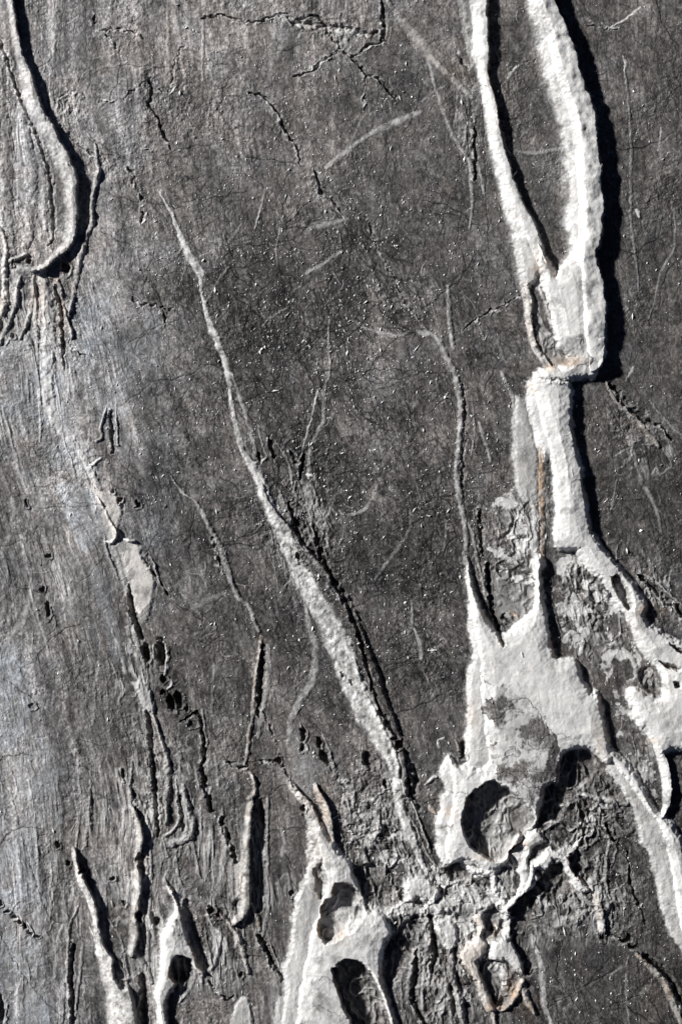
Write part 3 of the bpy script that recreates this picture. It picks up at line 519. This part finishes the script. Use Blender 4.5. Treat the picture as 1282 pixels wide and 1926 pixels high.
# ------------------------------------------------------------------ stone: tone map, threads, striation
TX = np.linspace(0, 1280, 9); TY = np.linspace(0, 1920, 13)
TONE = np.array([
 [112,115,120,122,112,95,92,84,80],[116,110,105,98,95,82,78,80,74],[118,104,95,78,85,82,76,80,72],
 [122,118,92,64,78,82,76,72,70],[126,126,84,62,68,76,76,70,66],[112,130,90,64,70,73,76,66,64],
 [90,122,78,68,66,73,80,62,60],[84,92,74,74,70,73,76,74,66],[108,84,76,76,70,72,80,80,74],
 [125,84,78,76,76,74,80,76,70],[125,95,82,76,74,70,72,66,60],[125,95,80,78,76,74,70,62,60],[108,88,78,76,80,74,68,60,60]], np.float32)
def tone_at(x, y):
    fx = np.clip(x / 160.0, 0, 7.999); fy = np.clip(y / 160.0, 0, 11.999)
    i = fx.astype(int); j = fy.astype(int); a = fx - i; b = fy - j
    a = a * a * (3 - 2 * a); b = b * b * (3 - 2 * b)
    return (TONE[j, i] * (1-a) + TONE[j, i+1] * a) * (1-b) + (TONE[j+1, i] * (1-a) + TONE[j+1, i+1] * a) * b
disp = tone_at(X + 60 * fbm(X, Y, 150, 91), Y + 60 * fbm(X, Y, 150, 95))
tone = (disp / 255.0) ** 2.2 * 1.32

# splat thin dark threads and pale fibres
def splat(px, py, wt):
    fx = np.interp(px, gx, np.arange(NX)); fy = np.interp(py, gy, np.arange(NY))
    i = np.clip(fx.astype(int), 0, NX-2); j = np.clip(fy.astype(int), 0, NY-2); a = fx - i; b = fy - j
    A = np.zeros(NX * NY, np.float32)
    for di, dj, w_ in ((0,0,(1-a)*(1-b)), (1,0,a*(1-b)), (0,1,(1-a)*b), (1,1,a*b)):
        A += np.bincount((j+dj) * NX + i + di, weights=w_ * wt, minlength=NX*NY).astype(np.float32)
    return A.reshape(NY, NX)
def strokes(n, dens, lmin, lmax, ang0, spread, curv, seed, wmin=.5, wmax=1.0, wide=0.0):
    r = np.random.default_rng(seed)
    x = r.uniform(-40, 1322, n * 3); y = r.uniform(-40, 1966, n * 3)
    keep = r.uniform(0, 1, n * 3) < dens(x, y); x, y = x[keep][:n], y[keep][:n]
    m = len(x); a = ang0(x, y) + r.normal(0, spread, m); L = r.uniform(lmin, lmax, m) ** 1.0; k = r.normal(0, curv, m); wt = r.uniform(wmin, wmax, m)
    wob = r.uniform(0, 6.28, m); steps = int(lmax / .7)
    PX, PY, PW = [], [], []
    for s in range(steps):
        act = s * .7 < L
        t = s * .7 / L
        f = np.sin(np.clip(t, 0, 1) * math.pi) ** .5
        PX.append(x[act]); PY.append(y[act]); PW.append((wt * f)[act])
        if wide:
            q = (r.uniform(0, 1, m) < wide) & act
            PX.append(x[q] + np.cos(a[q]) * .0 + 1.0 * np.sin(a[q])); PY.append(y[q] - 1.0 * np.cos(a[q])); PW.append((wt * f)[q])
        x = x + np.cos(a) * .7; y = y + np.sin(a) * .7
        a = a + k * .7 + .03 * np.sin(s * .7 / 6.0 + wob)
    return splat(np.concatenate(PX), np.concatenate(PY), np.concatenate(PW))
def bump(x, y, cx, cy, rx, ry): return np.exp(-(((x-cx)/rx)**2 + ((y-cy)/ry)**2))
def dens_c(x, y):
    d = .18 + .9 * bump(x, y, 470, 640, 230, 330) + .75 * bump(x, y, 700, 900, 220, 300) + .5 * bump(x, y, 760, 600, 140, 200) + .4 * bump(x, y, 620, 1250, 220, 160)
    return np.clip(d * (1 + .6 * vnoise(x / 45, y / 45, 99)), 0, 1)
rand_ang = lambda x, y: np.random.default_rng(5).uniform(0, math.pi, len(x))
flow = lambda x, y: np.full(len(x), 1.40) - .12 * (y > 500) + .2 * vnoise(x / 120, y / 120, 97)
cl = lambda x, y: dens_c(x, y) * sstep(-.25, .3, fbm(x, y, 60, 263, 3))
T  = strokes(6000, cl, 10, 56, rand_ang, .3, .010, 101, .35, .9)
T += strokes(5200, dens_c, 14, 60, flow, .28, .008, 102, .3, .8)
T += strokes(2600, lambda x, y: np.full(len(x), .5), 15, 80, flow, .2, .006, 103, .3, .8)
T += strokes(620, cl, 30, 140, rand_ang, .3, .005, 104, .8, 1.6, .8)
T += strokes(260, lambda x, y: bump(x, y, 1120, 1840, 110, 110) + bump(x, y, 60, 720, 130, 160) + .6*bump(x, y, 300, 470, 60, 90), 40, 130, lambda x, y: np.where(np.random.default_rng(8).uniform(size=len(x)) < .5, .9, 2.4), .25, .003, 105, .6, 1.2, .5)
T += strokes(500, lambda x, y: bump(x, y, 240, 680, 90, 160) + bump(x, y, 60, 1450, 90, 250), 20, 90, rand_ang, .3, .02, 106, .5, 1.0, .3)
T = 1 - np.exp(-1.05 * T)
B  = strokes(5200, lambda x, y: .35 + .5 * dens_c(x, y), 4, 18, flow, .5, .03, 111, .25, .8)
B += strokes(700, lambda x, y: np.full(len(x), .5), 20, 70, flow, .4, .012, 112, .25, .6)
B = 1 - np.exp(-.7 * B)
Bt = 1 - np.exp(-.9 * strokes(420, lambda x, y: bump(x, y, 1090, 1540, 90, 70) + bump(x, y, 740, 1640, 110, 90) + bump(x, y, 560, 1000, 60, 120) + .1, 8, 40, flow, .6, .04, 113, .6, 1.2))
# dark crackle lines drawn where the mass is veined
def line(s, k):
    P = smooth(parse(s), 6); px, py, pw = [], [], []
    for a, b in zip(P[:-1], P[1:]):
        n = max(2, int(math.hypot(b[0]-a[0], b[1]-a[1]) / .5)); t = np.linspace(0, 1, n, endpoint=False)
        for o in np.arange(-a[2] / 2, a[2] / 2 + .01, .8):
            px.append(a[0] + (b[0]-a[0]) * t + o * .7); py.append(a[1] + (b[1]-a[1]) * t + o * .5); pw.append(np.full(n, k))
    px = np.concatenate(px); py = np.concatenate(py)
    return splat(px + 2.5 * vnoise(px / 7, py / 7, 61) + 1.2 * vnoise(px / 2.5, py / 2.5, 62), py + 2.5 * vnoise(px / 7, py / 7, 63) + 1.2 * vnoise(px / 2.5, py / 2.5, 64), np.concatenate(pw))
CR = 0
for s in ["917,1350,2 935,1352,3 955,1335,2 975,1318,3 990,1312,4 1005,1330,4 1025,1358,3 1040,1381,2 1060,1382,2 1083,1398,1", "1012,1400,1 1025,1385,2 1040,1378,2", "990,1392,2 1005,1408,3 1030,1407,2 1050,1412,2", "935,1455,2 952,1452,2 970,1462,3 990,1478,3 1020,1485,2",
          "905,1270,2 915,1282,4 928,1290,3", "836,1489,1 860,1492,3 880,1490,2", "819,1559,2 835,1557,4 855,1552,2", "965,1445,2 985,1455,2 1005,1480,3 1020,1478,3", "1120,702,1 1134,640,0 1124,635,3 1142,632,3", "985,714,3 1010,712,3 1040,712,4 1075,716,3", "1107,668,3 1118,678,2", "920,475,2 905,155,0",
          "908,160,2 920,165,2", "600,1843,2 612,1836,3 630,1850,2", "590,1890,1 610,1895,2 640,1910,1", "1240,1590,1 1262,1594,1", "1245,1700,2 1272,1706,1", "120,950,1 140,955,2 160,952,1 185,948,1", "1045,1555,1 1050,1540,1", "440,900,1 470,905,1", "640,705,2 720,695,3 800,700,2 860,702,2", "640,545,3 660,540,4 700,510,3 712,495,3", "626,520,2 610,560,3 640,620,2 660,680,2", "940,1560,0 930,1590,0",
          "1010,1790,2 1060,1860,3 1110,1925,3 1160,1980,2", "1030,1900,2 1090,1862,3 1160,1825,3", "1060,1770,2 1045,1830,2", "1115,1910,2 1170,1885,2 1220,1870,2", "0,1760,2 40,1830,3 90,1890,3 130,1926,2", "0,1590,3 30,1560,3 80,1562,3", "20,1480,2 50,1600,2 90,1720,3 120,1742,3", "0,1425,4 35,1420,3 70,1422,1"]:
    CR = CR + line(s, .5)
CR = 1 - np.exp(-.55 * CR)

# striation field: coordinates that run across the grain of the rock
def bump0(x, y, cx, cy, rx, ry): return np.exp(-(((x-cx)/rx)**2 + ((y-cy)/ry)**2))
Dy = np.interp(gy, [-500, 250, 700, 1300, 1500, 2400], [0, -30, -125, -290, -320, -390]).astype(np.float32)[:, None]
U = X + Dy + 16 * fbm(X, Y, 170, 121, 2)
st1 = vnoise(U / 3.2, Y / 70, 131) ; st2 = fbm(U, Y * .09, 9, 133, 3); st3 = fbm(U, Y * .12, 26, 137, 2)
grain = fbm(X, Y, 4.2, 141, 2, .7); g2 = fbm(X, Y, 11, 145, 3); g3 = fbm(X, Y, 48, 149, 3)
leftness = np.clip(1.15 - X / 520.0, 0, 1) * .8 + .5 * np.clip((Y - 1350) / 300, 0, 1) * (X < 560) + .35 * np.clip((300 - Y) / 300, 0, 1)
smk = np.clip(.35 + 1.3 * fbm(X, Y, 95, 191, 3), 0, 1)
st1 = st1 * smk; st2 = st2 * (.35 + .75 * smk)
stone_h = 1.8 * fbm(X, Y, 130, 151, 2) + .34 * grain + .62 * g2 + .22 * st1 + (.35 + .55 * leftness) * st2 + (.3 + 1.3 * leftness) * st3
rag = sstep(.0, .5, fbm(X, Y, 80, 155, 3))          # patches of torn, rough rock
stone_h += rag * (1.5 * fbm(X, Y, 7, 157, 3, .7))
for zx, zy, zrx, zry, za in [(690,1530,75,110,2.2),(560,990,60,110,1.5),(800,1690,110,50,2),(1090,1520,100,60,1.2),(1220,1100,60,60,1.6),(620,48,90,16,1.6),(130,210,40,70,1.6),(285,170,30,60,1.6),(1180,800,70,50,1.3),(130,860,60,40,1.2),(970,1030,50,70,1.4),(1100,1110,60,70,1.5),(880,200,30,120,1.2),(440,1500,40,200,1.0),(300,1500,90,160,.8),(380,1740,70,80,1.3),(1150,1700,60,120,.9),(830,1820,80,90,1.2),(1220,1850,50,90,.8)]:
    stone_h += za * bump0(X, Y, zx, zy, zrx, zry) * (1.5 * fbm(X, Y, 9, 195, 3, .75) + .5 * np.abs(fbm(U, Y * .5, 7, 199, 2)))
WZ = np.zeros_like(X)
for zx, zy, zrx, zry, za in [(700,1540,80,120,1.0),(800,1690,120,55,1.1),(1090,1530,100,60,.9),(1100,1130,70,110,.8),(1215,1450,40,90,.7),(980,1000,55,90,.7),(1120,1690,70,80,.9),(830,1820,90,110,1.0),(60,600,110,90,.7),(150,860,70,70,.5),(250,1250,40,110,.8),(310,1500,110,150,.75),(410,1770,90,110,.85),(60,1750,90,160,.4),(570,980,70,130,.7),(880,200,30,140,.5),(1220,850,80,60,.6),(1230,1110,50,60,.8),(250,1720,130,120,.6),(980,1740,60,80,.6),(110,215,50,60,.5),(1040,1880,60,60,.4),(1150,1860,110,80,-.1),(620,60,100,30,.4)]:
    WZ = np.maximum(WZ, za * bump0(X, Y, zx, zy, zrx, zry))
WZ = np.maximum(WZ, .85 * sstep(1560, 1700, Y) * bump0(X, Y, 830, 1760, 150, 190))
WZ = np.maximum(WZ, .10 + .16 * np.clip(1 - X / 500, 0, 1))
def ridged(x, y, sc_, seed, k, o=4): return np.clip(1 - k * np.abs(fbm(x, y, sc_, seed, o, .55)), 0, 1)
wp = 8 * fbm(X, Y, 40, 231, 3)
w1 = ridged(U + wp, Y * .28, 22, 221, 4.2); w2 = ridged(X + wp, Y + wp, 40, 225, 6.0)
gate = sstep(-.12, .22, fbm(X, Y, 45, 229, 3))
wisp = np.maximum(w1 * gate, .75 * w2 * (1 - gate)) * np.clip(WZ, 0, 1.2)
kn = ridged(X + wp, (Y + 1.4 * wp) * .7, 25, 271, 4.2, 3)
Z2 = np.clip(bump0(X, Y, 800, 1690, 120, 60) + bump0(X, Y, 1090, 1540, 80, 60) + .8 * bump0(X, Y, 700, 1590, 60, 80) + .8 * bump0(X, Y, 960, 1690, 60, 60) + .7 * bump0(X, Y, 1130, 1130, 60, 90) + .7 * bump0(X, Y, 975, 1010, 40, 70) + .7 * bump0(X, Y, 1090, 1680, 80, 50) + .6 * bump0(X, Y, 850, 1850, 60, 90) + .5 * bump0(X, Y, 600, 1030, 40, 70), 0, 1) * (V < 6)
Z2 = np.maximum(Z2, .55 * HOL)
fold = ridged(U + .6 * wp, Y * .11, 21, 281, 4.4); fold2 = ridged(U - .5 * wp, Y * .09, 34, 285, 3.2)
Z3 = np.clip(1.0 * bump0(X, Y, 330, 1680, 220, 260) + .45 * bump0(X, Y, 60, 500, 110, 330) + .35 * bump0(X, Y, 60, 950, 160, 300), 0, 1) * (V < 5) * sstep(-.2, .3, fbm(X, Y, 80, 289, 2))
stone_h += Z3 * (3.4 * fold ** 1.5 + 5.5 * fold2 ** 1.6 - 2)
CAL = np.maximum(CAL, Z3 * np.clip(.5 * fold ** 2 + .6 * fold2 ** 2, 0, .7))
stone_h += 7.0 * Z2 * kn ** 1.4 - 3 * Z2 * (1 - kn)
CAL = np.maximum(CAL, .85 * Z2 * kn ** 2.0 * sstep(-.15, .15, fbm(X, Y, 28, 275, 3)))
stone_h += 6.0 * wisp ** 1.3 - 2.2 * WZ * ridged(U, Y * .35, 30, 237, 5.0) * (WZ > .25)
CAL = np.maximum(CAL, .95 * np.clip(wisp, 0, 1) ** 1.25 * (G < 5))
lr = ((X > 820) & (Y > 1450)) | ((X > 620) & (X < 900) & (Y > 1450))
stone_h += sstep(0, 1, lr.astype(np.float32)) * 2.2 * fbm(U, Y, 15, 159, 3, .6) * (Y < 1760)
cal_h = .10 * grain + .38 * g2 + 2.6 * fbm(X, Y, 46, 161, 4) + .3 * st2
H = V - G + stone_h * (1 - .8 * CAL) + cal_h * CAL - .5 * T * (1 - CAL) - .9 * CR + .5 * B * (1 - CAL) + .8 * Bt

DC = dens_c(X, Y)
mesh = np.maximum(ridged(X + wp, Y, 34, 241, 6.5, 5), .8 * ridged(X, Y + wp, 17, 245, 5.5, 4))
mesh = mesh * sstep(-.25, .2, fbm(X, Y, 60, 249, 3))
cloud = fbm(U, Y * .6, 55, 251, 4, .65)
tone = tone * (1 - .85 * mesh * np.clip(.45 + .8 * DC, 0, 1)) * np.exp(1.25 * cloud * (.5 + .7 * DC)) * 1.12
strk = fbm(U + .5 * wp, Y * .055, 15, 255, 4, .6)
tone = tone * np.exp(strk * (.35 + .8 * leftness) )
sx = rng.uniform(-40, 1322, 60000); sy = rng.uniform(-40, 1966, 60000)
spk = splat(sx, sy, rng.gamma(1.2, .5, 60000) * (.25 + dens_c(sx, sy)))
tone = tone + .22 * (1 - np.exp(-spk)) 
fine = vnoise(X / 2.3, Y / 2.9, 291); mid_ = fbm(X, Y, 7, 293, 3, .7)
tone = tone * .97 * np.exp(.42 * g2 + .55 * grain + .34 * fine + .5 * mid_ + .25 * g3 + .14 * st1 * (1 + leftness) + .15 * st2)
thr = .88 * np.clip(.55 + .45 * (120 - disp) / 60, .3, 1)
tone = tone * 1.12 * (1 - thr * T) * (1 - .55 * DRK) + .15 * B + .3 * Bt
tone = np.clip(tone, .012, .6)
calc = CAL * (1 - .55 * CR)
incl = sstep(.2, .5, fbm(X, Y, 30, 211, 5, .6))
calc = np.clip(calc * (1 + .10 * g3 + .12 * g2 + .06 * grain) * (1 - .42 * incl) - .05 * T, 0, 1)
blue = np.clip(PAL + .15 * bump(X, Y, 240, 640, 140, 240) + .3 * bump(X, Y, 300, 960, 70, 110) + .04 + .22 * np.clip(1 - X / 420, 0, 1) + .5 * fbm(X, Y, 60, 171, 4, .6), 0, 1)
tone = tone + .16 * PAL * (1 + .4 * g2 + .3 * g3)
tone = tone * (1 - .75 * CR)
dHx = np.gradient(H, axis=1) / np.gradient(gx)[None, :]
RST_TAN = np.maximum(RST_TAN, .75 * sstep(.6, 1.8, -dHx) * (CAL > .35) * sstep(-.2, .25, fbm(X, Y, 45, 261, 3)))  # tan tint wherever calcite falls steeply towards the right

# ------------------------------------------------------------------ materials
def rock_material(name, kind):
    m = bpy.data.materials.new(name); m.use_nodes = True
    n = m.node_tree; N = n.nodes; Lk = n.links.new
    b = N["Principled BSDF"]
    at = N.new("ShaderNodeAttribute"); at.attribute_name = "mineral"
    sep = N.new("ShaderNodeSeparateColor"); Lk(at.outputs['Color'], sep.inputs[0])
    tc = N.new("ShaderNodeTexCoord")
    n1 = N.new("ShaderNodeTexNoise"); n1.inputs['Scale'].default_value = 1500; n1.inputs['Detail'].default_value = 2; Lk(tc.outputs['Object'], n1.inputs['Vector'])
    mr = N.new("ShaderNodeMapRange"); mr.inputs[1].default_value = .3; mr.inputs[2].default_value = .7; mr.inputs[3].default_value = .72; mr.inputs[4].default_value = 1.3; Lk(n1.outputs[0], mr.inputs[0])
    def mix(fac, a, bb, mode='MIX'):
        x = N.new("ShaderNodeMix"); x.data_type = 'RGBA'; x.blend_type = mode
        for sock, v in ((x.inputs[0], fac), (x.inputs[6], a), (x.inputs[7], bb)):
            if isinstance(v, (float, int, tuple)): sock.default_value = v
            else: Lk(v, sock)
        return x.outputs[2]
    tint = mix(at.outputs['Alpha'], (1.075, .985, .94, 1), (.92, .99, 1.08, 1))
    comb = N.new("ShaderNodeCombineColor")
    tm = N.new("ShaderNodeMath"); tm.operation = 'MULTIPLY'; Lk(sep.outputs[1], tm.inputs[0]); Lk(mr.outputs[0], tm.inputs[1])
    for i in range(3): Lk(tm.outputs[0], comb.inputs[i])
    stone = mix(1.0, comb.outputs[0], tint, 'MULTIPLY')
    n2 = N.new("ShaderNodeTexNoise"); n2.inputs['Scale'].default_value = 90; n2.inputs['Detail'].default_value = 5; Lk(tc.outputs['Object'], n2.inputs['Vector'])
    cal = mix(n2.outputs[0], (.74, .73, .715, 1), (.95, .935, .915, 1))
    c = mix(sep.outputs[0], stone, cal)
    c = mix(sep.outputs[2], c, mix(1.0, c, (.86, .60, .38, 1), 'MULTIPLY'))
    Lk(c, b.inputs['Base Color'])
    rr = N.new("ShaderNodeMapRange"); rr.inputs[3].default_value = .30; rr.inputs[4].default_value = .62; Lk(n1.outputs[0], rr.inputs[0]); Lk(rr.outputs[0], b.inputs['Roughness'])
    b.inputs['Specular IOR Level'].default_value = {'stone': .45, 'calcite': .35, 'hollow': .3}[kind]
    if kind == 'calcite':
        b.inputs['Subsurface Weight'].default_value = .3; b.inputs['Subsurface Scale'].default_value = .0028
        b.inputs['Subsurface Radius'].default_value = (1.0, .82, .62)
    bp = N.new("ShaderNodeBump"); bp.inputs['Strength'].default_value = {'stone': .45, 'calcite': .22, 'hollow': .45}[kind]; bp.inputs['Distance'].default_value = .0006
    Lk(n1.outputs[0], bp.inputs['Height']); Lk(bp.outputs[0], b.inputs['Normal'])
    return m
M_stone = rock_material("grey_limestone", 'stone'); M_cal = rock_material("white_calcite", 'calcite'); M_hol = rock_material("weathered_limestone", 'hollow')

# ------------------------------------------------------------------ build the slab and its parts
WXm = ((gx - CX) * S).astype(np.float32); WYm = ((CY - gy) * S).astype(np.float32)
PXm = np.broadcast_to(WXm[None, :], X.shape); PYm = np.broadcast_to(WYm[:, None], X.shape)
COL = np.stack([calc, tone, np.clip(RST_TAN, 0, 1), blue], -1).astype(np.float32)

root = bpy.data.objects.new("marble_block", None); col.objects.link(root)
root["label"] = "dark grey marble slab crossed by raised white calcite veins, pitted and cracked all over"
root["category"] = "marble slab"
root.empty_display_size = .05

def make(name, verts, quads, colr, mat, parent=root, label=None, kind=None):
    me = bpy.data.meshes.new(name); nv, nf = len(verts), len(quads)
    me.vertices.add(nv); me.vertices.foreach_set("co", verts.astype(np.float32).ravel())
    me.loops.add(nf * 4); me.loops.foreach_set("vertex_index", quads.astype(np.int32).ravel())
    me.polygons.add(nf); me.polygons.foreach_set("loop_start", np.arange(0, nf * 4, 4, dtype=np.int32))
    try: me.polygons.foreach_set("loop_total", np.full(nf, 4, np.int32))
    except Exception: pass
    if colr is not None:
        a = me.attributes.new("mineral", 'FLOAT_COLOR', 'POINT'); a.data.foreach_set("color", colr.ravel())
    me.update(calc_edges=True)
    me.polygons.foreach_set("use_smooth", np.zeros(nf, bool))
    me.materials.append(mat)
    o = bpy.data.objects.new(name, me); col.objects.link(o); o.parent = parent
    if label: o["label"] = label
    if kind: o["kind"] = kind
    return o

# tidy the label map: one cell belongs to one part; drop crumbs
cell = LAB[:-1, :-1].copy()
cnt = np.bincount(cell.ravel(), minlength=len(PARTS))
VIS = (gx[:-1][None, :] > -40) & (gx[:-1][None, :] < 1322) & (gy[:-1][:, None] > -40) & (gy[:-1][:, None] < 1966)
small = np.where(cnt < 60)[0]
cell[np.isin(cell, small)] = 0
idx = np.arange(NX * NY).reshape(NY, NX)
# vertices wholly inside a part are let down a little in the slab below it
cz = cell != 0
inner = np.zeros(X.shape, bool)
inner[1:-1, 1:-1] = cz[:-1, :-1] & cz[1:, :-1] & cz[:-1, 1:] & cz[1:, 1:]
Hb = H - 4.0 * inner
Q = np.stack([idx[:-1, :-1], idx[1:, :-1], idx[1:, 1:], idx[:-1, 1:]], -1).reshape(-1, 4)
vb = np.stack([PXm, PYm, Hb * S], -1).reshape(-1, 3)
# sides and underside of the slab
ring = np.concatenate([idx[0, :], idx[1:, -1], idx[-1, -2::-1], idx[-2:0:-1, 0]])
low = vb[ring].copy(); low[:, 2] = -0.09; low[:, :2] *= 1.0
nb = len(vb); k = np.arange(len(ring)); k2 = np.roll(k, -1)
skirt = np.stack([ring[k], ring[k2], nb + k2, nb + k], -1)
vb2 = np.vstack([vb, low]); cb = np.vstack([COL.reshape(-1, 4), COL.reshape(-1, 4)[ring]])
make("stone_matrix", vb2, np.vstack([Q, skirt]), cb, M_stone, label="dark grey stone around the veins, netted with fine black threads")
vt = np.stack([PXm, PYm, H * S], -1).reshape(-1, 3); cf = COL.reshape(-1, 4); cr = cell.ravel()
order = np.argsort(cr, kind='stable'); bounds = np.searchsorted(cr[order], np.arange(len(PARTS) + 1))
for kpart in range(1, len(PARTS)):
    fs = order[bounds[kpart]:bounds[kpart + 1]]
    if len(fs) < 60: continue
    q = Q[fs]; u, inv = np.unique(q.ravel(), return_inverse=True)
    vx = vt[u]
    if not ((np.abs(vx[:, 0]) < 0.33) & (np.abs(vx[:, 1]) < 0.495)).any(): continue
    nm, lb = PARTS[kpart]
    mat = M_cal if nm in ('calcite_vein', 'calcite_sheet', 'stained_seam', 'white_flake', 'white_chip') else M_hol if nm in ('hollow', 'pit', 'crack') else M_stone
    make(nm, vx, inv.reshape(-1, 4), cf[u], mat, label=lb)

# ------------------------------------------------------------------ glinting crystal grains seated in the stone
r = np.random.default_rng(77)
n0 = 52000
x = r.uniform(-30, 1312, n0); y = r.uniform(-30, 1956, n0)
d = .07 + .9 * bump(x, y, 560, 560, 330, 420) + .35 * bump(x, y, 760, 1000, 260, 260) + .22 * bump(x, y, 560, 150, 300, 120) + .15 * bump(x, y, 1080, 1650, 160, 200) + .25 * bump(x, y, 740, 1600, 100, 90) + .08 * (y > 1100)
d = d * (1 + .8 * vnoise(x / 30, y / 30, 181)) * np.where(x < 260, .35, 1)
fi = np.clip(np.interp(x, gx, np.arange(NX)).round().astype(int), 0, NX-1); fj = np.clip(np.interp(y, gy, np.arange(NY)).round().astype(int), 0, NY-1)
keep = (r.uniform(0, 1, n0) < d * .6 * (.45 + 1.3 * sstep(-.1, .45, fbm(x, y, 26, 185, 3)))) & (CAL[fj, fi] < .4) & (G[fj, fi] < 4)
x, y, fi, fj = x[keep], y[keep], fi[keep], fj[keep]; n = len(x)
sz = .62 + r.gamma(1.4, .36, n); el = 1 + r.gamma(1.2, .55, n); an = r.normal(1.75, .6, n)
ca, sa = np.cos(an), np.sin(an); hz = H[fj, fi]
base = np.array([[1,0,0],[0,1,0],[-1,0,0],[0,-1,0],[0,0,1],[0,0,-1]], float)
vs = np.zeros((n, 6, 3))
for q_, bq in enumerate(base):
    jx = r.uniform(.6, 1.25, n)
    lx = bq[0] * sz * el * jx; ly = bq[1] * sz * .8 * jx; lz = bq[2] * sz * .95
    tx = .35 * (bq[2] > 0) * r.normal(0, 1, n) * sz
    vs[:, q_, 0] = (x + lx * ca - ly * sa + tx - CX) * S
    vs[:, q_, 1] = (CY - (y + lx * sa + ly * ca)) * S
    vs[:, q_, 2] = (hz + .35 + lz) * S
tri = np.array([[1,0,4],[2,1,4],[3,2,4],[0,3,4],[0,1,5],[1,2,5],[2,3,5],[3,0,5]])
F = (np.arange(n)[:, None, None] * 6 + tri[None]).reshape(-1, 3)
me = bpy.data.meshes.new("crystal_grains"); me.from_pydata(vs.reshape(-1, 3).tolist(), [], F.tolist()); me.update()
mg = bpy.data.materials.new("calcite_grain"); mg.use_nodes = True
b = mg.node_tree.nodes["Principled BSDF"]; b.inputs['Base Color'].default_value = (.88, .88, .87, 1); b.inputs['Roughness'].default_value = .25
nz = mg.node_tree.nodes.new("ShaderNodeTexNoise"); nz.inputs['Scale'].default_value = 300
cr_ = mg.node_tree.nodes.new("ShaderNodeValToRGB"); cr_.color_ramp.elements[0].position = .35; cr_.color_ramp.elements[0].color = (.45, .45, .46, 1); cr_.color_ramp.elements[1].position = .6; cr_.color_ramp.elements[1].color = (.92, .92, .9, 1)
mg.node_tree.links.new(nz.outputs[0], cr_.inputs[0]); mg.node_tree.links.new(cr_.outputs[0], b.inputs['Base Color'])
me.materials.append(mg)
o = bpy.data.objects.new("crystal_grains", me); col.objects.link(o); o.parent = root; o["kind"] = "stuff"; o["label"] = "tiny glinting white crystal grains scattered over the dark stone"

# ------------------------------------------------------------------ the ground the slab lies on, out of frame
gm = bpy.data.materials.new("ground_earth"); gm.use_nodes = True
gn = gm.node_tree; gz = gn.nodes.new("ShaderNodeTexNoise"); gz.inputs['Scale'].default_value = 30
gr = gn.nodes.new("ShaderNodeValToRGB"); gr.color_ramp.elements[0].color = (.05, .045, .04, 1); gr.color_ramp.elements[1].color = (.12, .11, .10, 1)
gn.links.new(gz.outputs[0], gr.inputs[0]); gn.links.new(gr.outputs[0], gn.nodes["Principled BSDF"].inputs['Base Color'])
me = bpy.data.meshes.new("ground"); me.from_pydata([(-20,-20,-.085),(20,-20,-.085),(20,20,-.085),(-20,20,-.085)], [], [(0,1,2,3)])
me.materials.append(gm); o = bpy.data.objects.new("ground", me); col.objects.link(o); o["kind"] = "structure"
print("grid", NX, NY, "parts", len(PARTS), "grains", n)
